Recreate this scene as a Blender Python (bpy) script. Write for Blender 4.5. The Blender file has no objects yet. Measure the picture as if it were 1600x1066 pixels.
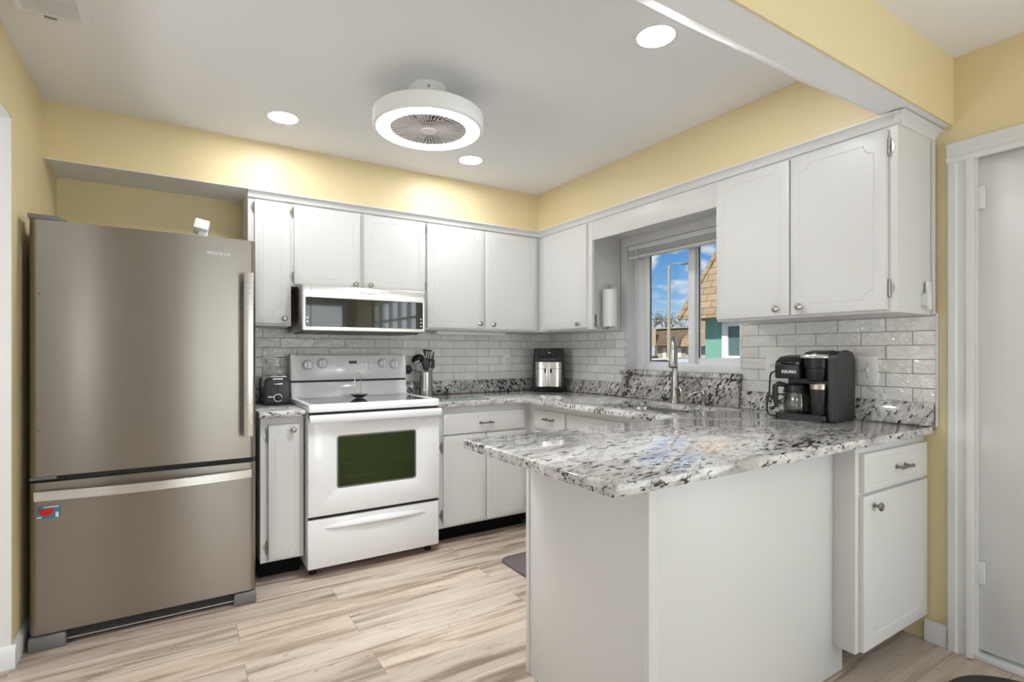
import bpy, bmesh, math, random
from mathutils import Vector, Matrix
random.seed(7)
PI = math.pi
SC = bpy.context.scene
COL = SC.collection

# ------------------------------------------------------------------ camera
cd = bpy.data.cameras.new('camera')
cam = bpy.data.objects.new('camera', cd)
COL.objects.link(cam)
cam.location = (0.0, 0.0, 1.225)
cam.rotation_euler = (PI/2, 0, -math.radians(32.26))
cd.sensor_width = 36.0
cd.lens = 36.0*824.5/1600.0
cd.shift_y = 18.2/1600.0
cd.clip_start = 0.02
cd.clip_end = 500
SC.camera = cam
SC.view_settings.view_transform = 'Standard'
SC.view_settings.look = 'None'
SC.view_settings.gamma = 1.0
SC.view_settings.use_curve_mapping = False
SC.view_settings.exposure = 0.20

# ------------------------------------------------------------------ world sky
W = bpy.data.worlds.new('sky')
SC.world = W
W.use_nodes = True
nt = W.node_tree
nt.nodes.clear()
def N(t, kind, **kw):
    n = t.nodes.new(kind)
    for k, v in kw.items():
        if k.startswith('i_'):
            n.inputs[k[2:].replace('_', ' ')].default_value = v
        else:
            setattr(n, k, v)
    return n
def ramp(t, src, stops, interp='LINEAR'):
    r = N(t, 'ShaderNodeValToRGB')
    cr = r.color_ramp
    cr.interpolation = interp
    while len(cr.elements) > 1:
        cr.elements.remove(cr.elements[0])
    for i, (p, c) in enumerate(stops):
        e = cr.elements[0] if i == 0 else cr.elements.new(p)
        e.position = p
        e.color = (*c, 1) if len(c) == 3 else c
    t.links.new(src, r.inputs['Fac'])
    return r
tc = N(nt, 'ShaderNodeTexCoord')
sx = N(nt, 'ShaderNodeSeparateXYZ')
nt.links.new(tc.outputs['Generated'], sx.inputs[0])
grad = ramp(nt, sx.outputs['Z'], [(0.0, (.66, .76, .86)), (.055, (.50, .67, .87)), (.11, (.22, .46, .80)), (.19, (.10, .31, .70)), (1.0, (.10, .26, .60))])
mp = N(nt, 'ShaderNodeMapping')
mp.inputs['Scale'].default_value = (1, 1, 2.2)
mp.inputs['Location'].default_value = (.33, .1, .0)
nt.links.new(tc.outputs['Generated'], mp.inputs[0])
cn = N(nt, 'ShaderNodeTexNoise', i_Scale=7.0, i_Detail=6.0, i_Roughness=.55)
nt.links.new(mp.outputs[0], cn.inputs['Vector'])
cl = ramp(nt, cn.outputs['Fac'], [(.47, (0, 0, 0)), (.57, (1, 1, 1))])
mx = N(nt, 'ShaderNodeMix', data_type='RGBA')
nt.links.new(cl.outputs[0], mx.inputs[0])
nt.links.new(grad.outputs[0], mx.inputs[6])
mx.inputs[7].default_value = (.92, .90, .92, 1)
bg = N(nt, 'ShaderNodeBackground', i_Strength=0.86)
nt.links.new(mx.outputs[2], bg.inputs['Color'])
wo = N(nt, 'ShaderNodeOutputWorld')
nt.links.new(bg.outputs[0], wo.inputs[0])

# ------------------------------------------------------------------ sun (over the house, from behind the kitchen window wall's inside)
sd = bpy.data.lights.new('sun', 'SUN')
sd.energy = 4.4
sd.color = (1, .95, .86)
sd.angle = math.radians(.6)
sun = bpy.data.objects.new('sun', sd)
COL.objects.link(sun)
sun.rotation_euler = Vector((.70, .22, -.66)).to_track_quat('-Z', 'Y').to_euler()
RING_L, CAN_L, FRONT_FILL, GLOBE_FILL, FAN_W, HALL_FILL = 3.0, 128.0, 6.0, 17.0, 9.0, 42.0      # brightness of the fan ring and kitchen lamps, and of the added fill lamps

# area lamps: daylight in the small-paned window, added fill at rear and (off) hall
def daylight(name, loc, direction, w, h, watts):
    ld = bpy.data.lights.new(name, 'AREA')
    ld.shape = 'RECTANGLE'
    ld.size, ld.size_y = w, h
    ld.energy = watts
    ld.color = (.94, .98, 1.0)
    lo = bpy.data.objects.new(name, ld)
    COL.objects.link(lo)
    lo.location = loc
    lo.rotation_euler = Vector(direction).to_track_quat('-Z', 'Y').to_euler()
daylight('daylight_side', (2.86, -1.275, 1.15), (-1, 0, 0), 1.9, 1.75, 44)
daylight('hall_area_fill', (-2.58, 1.3, 1.25), (1, 0, 0), 2.4, 1.9, 0.0)  # added fill lamp on the hall side, switched off
daylight('rear_area_fill', (1.65, -3.42, 1.13), (0, 1, 0), 1.75, 1.9, 34)  # fill lamp added in the added rear window, acting as daylight

# ------------------------------------------------------------------ materials
def mat(name, color=(.8, .8, .8), rough=.5, metal=0.0, **kw):
    m = bpy.data.materials.new(name)
    m.use_nodes = True
    b = m.node_tree.nodes['Principled BSDF']
    b.inputs['Base Color'].default_value = (*color, 1)
    b.inputs['Roughness'].default_value = rough
    b.inputs['Metallic'].default_value = metal
    for k, v in kw.items():
        b.inputs[k.replace('_', ' ')].default_value = v
    return m
def tree(m):
    t = m.node_tree
    return t, t.nodes['Principled BSDF']
def bump(t, b, src, strength, dist=.01):
    bp = N(t, 'ShaderNodeBump')
    bp.inputs['Strength'].default_value = strength
    bp.inputs['Distance'].default_value = dist
    t.links.new(src, bp.inputs['Height'])
    t.links.new(bp.outputs[0], b.inputs['Normal'])
    return bp
def worldpos(t):
    g = N(t, 'ShaderNodeNewGeometry')
    return g.outputs['Position']
def mapping(t, src, scale=(1, 1, 1), loc=(0, 0, 0), rot=(0, 0, 0)):
    m = N(t, 'ShaderNodeMapping')
    m.inputs['Scale'].default_value = scale
    m.inputs['Location'].default_value = loc
    m.inputs['Rotation'].default_value = rot
    t.links.new(src, m.inputs[0])
    return m.outputs[0]
def noise(t, vec, scale, detail=2.0, rough=.5, dist=0.0):
    n = N(t, 'ShaderNodeTexNoise')
    n.inputs['Scale'].default_value = scale
    n.inputs['Detail'].default_value = detail
    n.inputs['Roughness'].default_value = rough
    n.inputs['Distortion'].default_value = dist
    t.links.new(vec, n.inputs['Vector'])
    return n
def mixc(t, fac, a, b, mode='MIX'):
    x = N(t, 'ShaderNodeMix', data_type='RGBA', blend_type=mode)
    for k, v in ((0, fac), (6, a), (7, b)):
        if isinstance(v, (int, float)):
            x.inputs[k].default_value = v
        elif isinstance(v, tuple):
            x.inputs[k].default_value = (*v, 1)
        else:
            t.links.new(v, x.inputs[k])
    return x.outputs[2]

def paint(name, color, rough=.55, bs=.06):
    m = mat(name, color, rough)
    t, b = tree(m)
    n = noise(t, worldpos(t), 90, 3)
    bump(t, b, n.outputs['Fac'], bs, .004)
    return m
M = {}
M['yellow'] = paint('yellow_wall_paint', (.78, .645, .38), .42, .10)
M['ceiling'] = paint('ceiling_paint', (.88, .885, .895), .7, .12)
M['white'] = paint('cabinet_white_paint', (.705, .697, .685), .34, .05)
M['trim'] = paint('trim_white_paint', (.73, .725, .715), .36, .04)
M['groove'] = M['white']
M['black'] = mat('toe_kick_black', (.005, .005, .005), .8, Specular_IOR_Level=.2)
M['vinyl'] = mat('window_vinyl', (.92, .925, .93), .35)
M['plastic_white'] = mat('white_plastic', (.82, .82, .81), .35)
M['outlet'] = mat('outlet_plastic', (.88, .87, .85), .35)
M['slot'] = mat('slot_dark', (.06, .06, .06), .6)
M['enamel'] = mat('range_white_enamel', (.84, .84, .85), .16, Coat_Weight=.3)
M['nickel'] = mat('brushed_nickel', (.46, .44, .41), .27, 1.0)
M['chrome'] = mat('chrome', (.72, .72, .72), .12, 1.0)
M['hinge'] = mat('hinge_metal', (.40, .39, .36), .3, 1.0)
M['pull'] = mat('pull_pewter', (.30, .29, .27), .32, 1.0)
M['blackplastic'] = mat('black_plastic', (.010, .010, .011), .38)
M['blackgloss'] = mat('black_gloss', (.010, .010, .012), .08)
M['darkgrey'] = mat('dark_grey_plastic', (.05, .05, .055), .4)
M['greyplastic'] = mat('grey_plastic', (.17, .165, .16), .38)
M['rubber'] = mat('rubber', (.02, .02, .02), .7)
M['gasket'] = mat('gasket_black', (.01, .01, .01), .5)
M['paper'] = mat('paper_towel', (.86, .86, .85), .85)
M['mat'] = mat('mat_vinyl', (.12, .095, .095), .55)
M['silvertext'] = mat('logo_silver', (.75, .75, .75), .3, .6)
M['darktext'] = mat('logo_dark', (.08, .08, .08), .5)
M['whitetext'] = mat('logo_white', (.8, .8, .8), .5)
M['bluelcd'] = mat('display_blue', (.02, .07, .14), .2)
M['greymark'] = mat('panel_marking', (.42, .42, .44), .5)
M['cream'] = mat('cream_metal', (.75, .62, .44), .5)

def steel(name, color, rough, rot, aniso=.75):
    m = mat(name, color, rough, 1.0)
    t, b = tree(m)
    b.inputs['Anisotropic'].default_value = aniso
    b.inputs['Anisotropic Rotation'].default_value = rot
    tg = N(t, 'ShaderNodeTangent', direction_type='RADIAL', axis='Z')
    t.links.new(tg.outputs[0], b.inputs['Tangent'])
    p = mapping(t, worldpos(t), (3, 3, 700))
    n = noise(t, p, 1.0, 2)
    r = N(t, 'ShaderNodeMapRange')
    r.inputs['To Min'].default_value = rough*.85
    r.inputs['To Max'].default_value = rough*1.2
    t.links.new(n.outputs['Fac'], r.inputs['Value'])
    t.links.new(r.outputs[0], b.inputs['Roughness'])
    return m
M['steel'] = steel('brushed_stainless', (.32, .29, .258), .30, .25)
M['steelbright'] = steel('bright_stainless', (.74, .72, .69), .28, .25)
M['steelpolish'] = mat('polished_steel', (.62, .61, .59), .2, 1.0)

def emit(name, color, s):
    m = bpy.data.materials.new(name)
    m.use_nodes = True
    t = m.node_tree
    t.nodes.clear()
    e = N(t, 'ShaderNodeEmission', i_Strength=s)
    e.inputs['Color'].default_value = (*color, 1)
    o = N(t, 'ShaderNodeOutputMaterial')
    t.links.new(e.outputs[0], o.inputs[0])
    return m
M['ring'] = emit('ring_light', (.95, .985, 1.0), RING_L)
M['can'] = emit('lamp_lens', (.95, .985, 1.0), CAN_L)
M['globe'] = emit('globe_fill_glow', (.95, .985, 1.0), GLOBE_FILL)  # glow of the added globe lamps behind the viewer
M['fillhall'] = emit('hall_fill_glow', (.95, .985, 1.0), HALL_FILL)  # glow of the added globe lamp in the side room
M['fillfront'] = emit('front_fill_lens', (.95, .985, 1.0), FRONT_FILL)  # glow of the added front room ceiling lamps

def glass(name, tint=(1, 1, 1), refl=.06):
    m = bpy.data.materials.new(name)
    m.use_nodes = True
    t = m.node_tree
    t.nodes.clear()
    a = N(t, 'ShaderNodeBsdfTransparent')
    a.inputs['Color'].default_value = (*tint, 1)
    g = N(t, 'ShaderNodeBsdfGlossy')
    g.inputs['Roughness'].default_value = .02
    x = N(t, 'ShaderNodeMixShader')
    x.inputs[0].default_value = refl
    o = N(t, 'ShaderNodeOutputMaterial')
    t.links.new(a.outputs[0], x.inputs[1])
    t.links.new(g.outputs[0], x.inputs[2])
    t.links.new(x.outputs[0], o.inputs[0])
    return m
M['glass'] = glass('window_glass', (.97, .99, .98), .03)
M['carafe'] = glass('carafe_glass', (.72, .71, .68), .16)
M['board'] = mat('cutting_board_glass', (.23, .31, .28), .12, Coat_Weight=.4)

# granite: pale ground, grey clouds, black and plum flakes drawn out along one direction
def granite(name, rot, stretch, dark=.0, seed=0.0, warm=0.0):
    m = mat(name, (.7, .7, .7), .05)
    t, b = tree(m)
    pos = worldpos(t)
    p = mapping(t, mapping(t, pos, (1, 1, 1), (seed, seed*.7, seed*.3), rot), stretch)
    warp = noise(t, p, 7, 3)
    add = N(t, 'ShaderNodeVectorMath', operation='MULTIPLY_ADD')
    t.links.new(warp.outputs['Color'], add.inputs[0])
    add.inputs[1].default_value = (.07, .07, .07)
    t.links.new(p, add.inputs[2])
    q = add.outputs[0]
    cloud = noise(t, q, 8, 6, .68)
    base = ramp(t, cloud.outputs['Fac'], [(.28, (.38+warm*.1, .36, .345-warm*.06)), (.42, (.58+warm*.08, .56, .54-warm*.08)), (.54, (.78, .765, .745-warm*.08)), (.75, (.86, .85, .84))])
    grey = noise(t, q, 34, 5, .7)
    gm = ramp(t, grey.outputs['Fac'], [(.53-dark, (0, 0, 0)), (.66-dark, (.85, .85, .85))])
    g1 = mixc(t, gm.outputs[0], base.outputs[0], (.37, .345, .345))
    region = noise(t, q, 5.0, 4, .6)
    rr = ramp(t, region.outputs['Fac'], [(.40, (.0, .0, .0)), (.66, (.11, .11, .11))])
    fl = noise(t, q, 62, 4, .66)
    s = N(t, 'ShaderNodeMath', operation='ADD')
    t.links.new(fl.outputs['Fac'], s.inputs[0])
    t.links.new(rr.outputs[0], s.inputs[1])
    fm = ramp(t, s.outputs[0], [(.655-dark, (0, 0, 0)), (.705-dark, (1, 1, 1))])
    g2 = mixc(t, fm.outputs[0], g1, (.035, .031, .034))
    pl = noise(t, q, 30, 4, .66)
    pm = ramp(t, pl.outputs['Fac'], [(.60, (0, 0, 0)), (.70, (.7, .7, .7))])
    g3 = mixc(t, pm.outputs[0], g2, (.23, .17, .175))
    fine = noise(t, pos, 260, 2)
    fr = ramp(t, fine.outputs['Fac'], [(.35, (.82, .82, .82)), (.65, (1.0, 1.0, 1.0))])
    g4 = mixc(t, 1.0, g3, fr.outputs[0], 'MULTIPLY')
    t.links.new(g4, b.inputs['Base Color'])
    return m
M['granite'] = granite('granite_top', (0, 0, math.radians(-16)), (.40, 1.0, 1.0), .045, 0.0)
M['granite_back'] = granite('granite_splash_back', (0, math.radians(40), 0), (1.0, 1.0, .5), .085, 3.1)
M['granite_right'] = granite('granite_splash_right', (math.radians(-42), 0, 0), (1.0, 1.0, .5), .075, 5.7, .2)

# floor: pale washed planks along x
def planks():
    m = mat('vinyl_planks', (.6, .5, .4), .42)
    t, b = tree(m)
    pos = worldpos(t)
    br = N(t, 'ShaderNodeTexBrick', offset=.37, offset_frequency=2, squash=1.0)
    br.inputs['Scale'].default_value = 1.0
    br.inputs['Brick Width'].default_value = 1.22
    br.inputs['Row Height'].default_value = .182
    br.inputs['Mortar Size'].default_value = .0012
    br.inputs['Mortar Smooth'].default_value = .3
    br.inputs['Bias'].default_value = 0
    br.inputs['Color1'].default_value = (0, 0, 0, 1)
    br.inputs['Color2'].default_value = (1, 1, 1, 1)
    br.inputs['Mortar'].default_value = (.5, .5, .5, 1)
    pm = mapping(t, pos, (1, 1, 1), (.55, .05, 0))
    t.links.new(pm, br.inputs['Vector'])
    ofs = N(t, 'ShaderNodeVectorMath', operation='MULTIPLY_ADD')
    t.links.new(br.outputs['Color'], ofs.inputs[0])
    ofs.inputs[1].default_value = (7.3, 3.1, 5.0)
    t.links.new(pos, ofs.inputs[2])
    v = mapping(t, ofs.outputs[0], (.9, 11.0, 1.0))
    n1 = noise(t, v, 1.5, 5, .58, .55)
    base = ramp(t, n1.outputs['Fac'], [(.28, (.20, .145, .105)), (.40, (.335, .26, .20)), (.50, (.50, .415, .345)), (.64, (.56, .485, .41)), (.85, (.53, .46, .39))])
    v2 = mapping(t, ofs.outputs[0], (2.2, 55.0, 1.0))
    n2 = noise(t, v2, 3.0, 5, .65, .4)
    gr = ramp(t, n2.outputs['Fac'], [(.30, (.74, .71, .69)), (.55, (1, 1, 1))])
    c1 = mixc(t, .5, base.outputs[0], gr.outputs[0], 'MULTIPLY')
    v3 = mapping(t, ofs.outputs[0], (3.4, 15.0, 1.0))
    n3 = noise(t, v3, 2.4, 3, .6, 1.4)
    kn = ramp(t, n3.outputs['Fac'], [(.64, (0, 0, 0)), (.74, (.85, .85, .85))])
    c2 = mixc(t, kn.outputs[0], c1, (.20, .145, .105))
    tone = ramp(t, br.outputs['Color'], [(0, (.86, .84, .82)), (.5, (1, 1, 1)), (1, (1.06, 1.0, .95))])
    c3 = mixc(t, 1.0, c2, tone.outputs[0], 'MULTIPLY')
    c4 = mixc(t, br.outputs['Fac'], c3, (.20, .15, .11))
    t.links.new(c4, b.inputs['Base Color'])
    bump(t, b, n2.outputs['Fac'], .12, .003)
    return m
M['floor'] = planks()

# glazed subway tile on a wall; axis = which world axis runs along the wall
def tile(name, axis, ph):
    m = mat(name, (.6, .6, .58), .09)
    t, b = tree(m)
    s = N(t, 'ShaderNodeSeparateXYZ')
    t.links.new(worldpos(t), s.inputs[0])
    c = N(t, 'ShaderNodeCombineXYZ')
    t.links.new(s.outputs[axis], c.inputs[0])
    t.links.new(s.outputs['Z'], c.inputs[1])
    v = mapping(t, c.outputs[0], (1, 1, 1), (ph, -1.0105+.0617*20, 0))
    br = N(t, 'ShaderNodeTexBrick', offset=.5, offset_frequency=2)
    for k, x in (('Scale', 1.0), ('Brick Width', .2055), ('Row Height', .0617), ('Mortar Size', .0016), ('Mortar Smooth', .2), ('Bias', 0.0)):
        br.inputs[k].default_value = x
    br.inputs['Color1'].default_value = (0, 0, 0, 1)
    br.inputs['Color2'].default_value = (1, 1, 1, 1)
    t.links.new(v, br.inputs['Vector'])
    tone = ramp(t, br.outputs['Color'], [(0, (.82, .81, .785)), (.5, (.875, .865, .84)), (1, (.92, .91, .885))])
    n0 = noise(t, v, 14, 4)
    cl = ramp(t, n0.outputs['Fac'], [(.3, (.86, .86, .86)), (.7, (1.04, 1.04, 1.04))])
    c1 = mixc(t, .45, tone.outputs[0], cl.outputs[0], 'MULTIPLY')
    c2 = mixc(t, br.outputs['Fac'], c1, (.26, .255, .245))
    t.links.new(c2, b.inputs['Base Color'])
    rr = N(t, 'ShaderNodeMapRange')
    rr.inputs['To Min'].default_value = .08
    rr.inputs['To Max'].default_value = .7
    t.links.new(br.outputs['Fac'], rr.inputs['Value'])
    t.links.new(rr.outputs[0], b.inputs['Roughness'])
    n1 = noise(t, mapping(t, v, (1, 1.6, 1)), 26, 2, .45, .6)
    sub = N(t, 'ShaderNodeMath', operation='SUBTRACT')
    t.links.new(n1.outputs['Fac'], sub.inputs[0])
    t.links.new(br.outputs['Fac'], sub.inputs[1])
    bump(t, b, sub.outputs[0], .9, .009)
    return m
M['tile_back'] = tile('subway_tile_back', 'X', .2055*20-1.68)
M['tile_right'] = tile('subway_tile_right', 'Y', .2055*20-1.111)

# outside
def rough_noise(name, c1, c2, scale, rough=.9):
    m = mat(name, c1, rough)
    t, b = tree(m)
    n = noise(t, worldpos(t), scale, 4, .6)
    r = ramp(t, n.outputs['Fac'], [(.35, c1), (.65, c2)])
    t.links.new(r.outputs[0], b.inputs['Base Color'])
    bump(t, b, n.outputs['Fac'], .5, .02)
    return m
M['stucco'] = rough_noise('teal_stucco', (.17, .37, .315), (.215, .43, .365), 30)
M['asphalt'] = rough_noise('asphalt', (.16, .16, .157), (.20, .20, .195), 8)
M['beigewall'] = rough_noise('beige_stucco', (.40, .315, .22), (.44, .355, .25), 6)
M['bark'] = rough_noise('bark', (.16, .12, .09), (.24, .19, .15), 9)
M['leaf'] = rough_noise('leaf', (.16, .17, .07), (.28, .26, .14), 5)
def shingles(name, c, sc=1.0):
    m = mat(name, c, .9)
    t, b = tree(m)
    uv = N(t, 'ShaderNodeTexCoord')
    br = N(t, 'ShaderNodeTexBrick', offset=.5, offset_frequency=2)
    for k, x in (('Scale', sc), ('Brick Width', .26), ('Row Height', .125), ('Mortar Size', .009), ('Bias', 0.0)):
        br.inputs[k].default_value = x
    br.inputs['Color1'].default_value = (c[0]*.85, c[1]*.82, c[2]*.78, 1)
    br.inputs['Color2'].default_value = (c[0]*1.12, c[1]*1.1, c[2]*1.08, 1)
    br.inputs['Mortar'].default_value = (c[0]*.45, c[1]*.4, c[2]*.36, 1)
    s = N(t, 'ShaderNodeSeparateXYZ')
    t.links.new(worldpos(t), s.inputs[0])
    cc = N(t, 'ShaderNodeCombineXYZ')
    t.links.new(s.outputs['Y'], cc.inputs[0])
    t.links.new(s.outputs['Z'], cc.inputs[1])
    t.links.new(cc.outputs[0], br.inputs['Vector'])
    t.links.new(br.outputs['Color'], b.inputs['Base Color'])
    return m
M['shingle'] = shingles('tan_shingles', (.36, .262, .168))
M['shinglebrown'] = shingles('brown_shingles', (.17, .117, .077), .6)
M['carwhite'] = mat('car_paint_white', (.6, .6, .62), .2)
M['carglass'] = mat('car_glass', (.03, .035, .04), .1)
M['pole'] = mat('lamp_pole_metal', (.40, .34, .26), .5)
M['winDark'] = mat('far_window_glass', (.10, .16, .16), .15)

# ------------------------------------------------------------------ mesh helpers
class MB:
    def __init__(s):
        s.bm = bmesh.new()
    def add(s, bm, mx=None):
        if mx is not None:
            bm.transform(mx)
        bmesh.ops.recalc_face_normals(bm, faces=bm.faces)
        me = bpy.data.meshes.new('tmp')
        bm.to_mesh(me)
        bm.free()
        s.bm.from_mesh(me)
        bpy.data.meshes.remove(me)
        return s
    def box(s, x0, x1, y0, y1, z0, z1, b=0.0, seg=2, mx=None):
        bm = bmesh.new()
        bmesh.ops.create_cube(bm, size=1)
        for v in bm.verts:
            v.co = Vector((x0+(v.co.x+.5)*(x1-x0), y0+(v.co.y+.5)*(y1-y0), z0+(v.co.z+.5)*(z1-z0)))
        if b > 0:
            bmesh.ops.bevel(bm, geom=bm.edges[:], offset=b, segments=seg, affect='EDGES', profile=.5)
        return s.add(bm, mx)
    def cyl(s, p0, p1, r0, r1=None, n=24, mx=None):
        p0, p1 = Vector(p0), Vector(p1)
        r1 = r0 if r1 is None else r1
        d = p1-p0
        bm = bmesh.new()
        bmesh.ops.create_cone(bm, cap_ends=True, segments=n, radius1=r0, radius2=r1, depth=d.length)
        q = d.to_track_quat('Z', 'Y').to_matrix().to_4x4()
        bm.transform(Matrix.Translation((p0+p1)/2) @ q)
        return s.add(bm, mx)
    def lathe(s, prof, c=(0, 0, 0), axis='z', n=32, mx=None):
        bm = bmesh.new()
        rings = []
        for r, z in prof:
            if r <= 1e-6:
                rings.append([bm.verts.new((0, 0, z))])
            else:
                rings.append([bm.verts.new((r*math.cos(2*PI*i/n), r*math.sin(2*PI*i/n), z)) for i in range(n)])
        for a, b in zip(rings, rings[1:]):
            for i in range(n):
                j = (i+1) % n
                if len(a) == 1 and len(b) == 1:
                    continue
                if len(a) == 1:
                    bm.faces.new((a[0], b[i], b[j]))
                elif len(b) == 1:
                    bm.faces.new((a[i], a[j], b[0]))
                else:
                    bm.faces.new((a[i], a[j], b[j], b[i]))
        R = Matrix()
        if axis == '-y':
            R = Matrix.Rotation(PI/2, 4, 'X')
        elif axis == '-x':
            R = Matrix.Rotation(-PI/2, 4, 'Y')
        elif axis == 'x':
            R = Matrix.Rotation(PI/2, 4, 'Y')
        elif axis == '-z':
            R = Matrix.Rotation(PI, 4, 'X')
        bm.transform(Matrix.Translation(Vector(c)) @ R)
        return s.add(bm, mx)
    def tube(s, pts, r, n=10, mx=None, radii=None, flat=None):
        pts = [Vector(p) for p in pts]
        bm = bmesh.new()
        rings = []
        up = None
        for i, p in enumerate(pts):
            t = (pts[min(i+1, len(pts)-1)]-pts[max(i-1, 0)]).normalized()
            if up is None:
                up = Vector((0, 0, 1)) if abs(t.z) < .9 else Vector((1, 0, 0))
            a = (up-t*up.dot(t)).normalized()
            b = t.cross(a)
            up = a
            rr = radii[i] if radii else r
            ra, rb = (rr, rr) if flat is None else (rr*flat, rr)
            rings.append([bm.verts.new(p+a*ra*math.cos(2*PI*k/n)+b*rb*math.sin(2*PI*k/n)) for k in range(n)])
        for A, B in zip(rings, rings[1:]):
            for k in range(n):
                bm.faces.new((A[k], A[(k+1) % n], B[(k+1) % n], B[k]))
        bm.faces.new(rings[0])
        bm.faces.new(rings[-1][::-1])
        return s.add(bm, mx)
    def prism(s, poly, plane, a, b, bev=0.0, mx=None):
        """poly in 2D; plane 'xy' extrudes z, 'xz' extrudes y, 'yz' extrudes x"""
        def P(u, v, w):
            return {'xy': (u, v, w), 'xz': (u, w, v), 'yz': (w, u, v)}[plane]
        bm = bmesh.new()
        A = [bm.verts.new(P(u, v, a)) for u, v in poly]
        B = [bm.verts.new(P(u, v, b)) for u, v in poly]
        bm.faces.new(A)
        bm.faces.new(B[::-1])
        n = len(poly)
        for i in range(n):
            bm.faces.new((A[i], B[i], B[(i+1) % n], A[(i+1) % n]))
        if bev > 0:
            bmesh.ops.bevel(bm, geom=bm.edges[:], offset=bev, segments=2, affect='EDGES', profile=.5)
        return s.add(bm, mx)
    def ball(s, c, r, sc=(1, 1, 1), mx=None, u=20, v=12):
        bm = bmesh.new()
        bmesh.ops.create_uvsphere(bm, u_segments=u, v_segments=v, radius=r)
        bm.transform(Matrix.Translation(Vector(c)) @ Matrix.Diagonal((*sc, 1)))
        return s.add(bm, mx)
    def build(s, name, m, parent=None, world=True, sharp=35, mx=None):
        me = bpy.data.meshes.new(name)
        if mx is not None:
            s.bm.transform(mx)
        org = Vector((0, 0, 0))
        if parent is None:
            lo = Vector((min(v.co.x for v in s.bm.verts), min(v.co.y for v in s.bm.verts), min(v.co.z for v in s.bm.verts)))
            hi = Vector((max(v.co.x for v in s.bm.verts), max(v.co.y for v in s.bm.verts), max(v.co.z for v in s.bm.verts)))
            org = Vector(((lo.x+hi.x)/2, (lo.y+hi.y)/2, lo.z))
        elif world:
            r = parent
            org = Vector((0, 0, 0))
            while r is not None:
                org += Vector(r.location)
                r = r.parent
        if org.length:
            bmesh.ops.translate(s.bm, verts=s.bm.verts, vec=-org)
        s.bm.to_mesh(me)
        s.bm.free()
        for p in me.polygons:
            p.use_smooth = True
        me.set_sharp_from_angle(angle=math.radians(sharp))
        me.materials.append(m if not isinstance(m, str) else M[m])
        o = bpy.data.objects.new(name, me)
        COL.objects.link(o)
        if parent is None:
            o.location = org
        else:
            o.parent = parent
        return o

def offs(poly, d):
    """offset a CCW polygon inward by d with mitres"""
    n = len(poly)
    out = []
    for i in range(n):
        p0, p1, p2 = Vector(poly[i-1]), Vector(poly[i]), Vector(poly[(i+1) % n])
        a, b = (p1-p0).normalized(), (p2-p1).normalized()
        na, nb = Vector((-a.y, a.x)), Vector((-b.y, b.x))
        k = 1+na.dot(nb)
        out.append(tuple(p1+(na+nb)*(d/max(k, .2))))
    return out
def rounded(poly, radii, n=6):
    """round the corners of a CCW polygon; radii one per corner"""
    out = []
    m = len(poly)
    for i in range(m):
        r = radii[i] if not isinstance(radii, (int, float)) else radii
        p0, p1, p2 = Vector(poly[i-1]), Vector(poly[i]), Vector(poly[(i+1) % m])
        if r <= 0:
            out.append(tuple(p1))
            continue
        a, b = (p0-p1).normalized(), (p2-p1).normalized()
        ang = a.angle(b)
        t = r/math.tan(ang/2)
        c = p1+(a+b).normalized()*(r/math.sin(ang/2))
        s0, s1 = p1+a*t-c, p1+b*t-c
        a0, a1 = math.atan2(s0.y, s0.x), math.atan2(s1.y, s1.x)
        da = (a1-a0+PI) % (2*PI)-PI
        for k in range(n+1):
            th = a0+da*k/n
            out.append((c.x+r*math.cos(th), c.y+r*math.sin(th)))
    return out
def slab(outer, holes, z0, z1, r=.004, mx=None, mb=None):
    """a plate of the given plan with holes; top and bottom edges eased by r. outer CCW, holes CCW"""
    bm = bmesh.new()
    prof = [(r, z0), (.3*r, z0+.3*r), (0, z0+r), (0, z1-r), (.3*r, z1-.3*r), (r, z1)] if r > 0 else [(0, z0), (0, z1)]
    caps = [[], []]
    for k, poly in enumerate([outer]+holes):
        rings = []
        for d, z in prof:
            q = offs(poly, d if k == 0 else -d)
            rings.append([bm.verts.new((x, y, z)) for x, y in q])
        for A, B in zip(rings, rings[1:]):
            n = len(A)
            for i in range(n):
                bm.faces.new((A[i], A[(i+1) % n], B[(i+1) % n], B[i]))
        caps[0].append(rings[0])
        caps[1].append(rings[-1])
    for loops in caps:
        if len(loops) == 1:
            bm.faces.new(loops[0])
        else:
            es = []
            for L in loops:
                for i in range(len(L)):
                    e = bm.edges.get((L[i], L[(i+1) % len(L)]))
                    es.append(e)
            bmesh.ops.triangle_fill(bm, use_beauty=True, use_dissolve=False, edges=es)
    mb = mb or MB()
    mb.add(bm, mx)
    return mb
def rect(x0, x1, y0, y1):
    return [(x0, y0), (x1, y0), (x1, y1), (x0, y1)]

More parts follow.
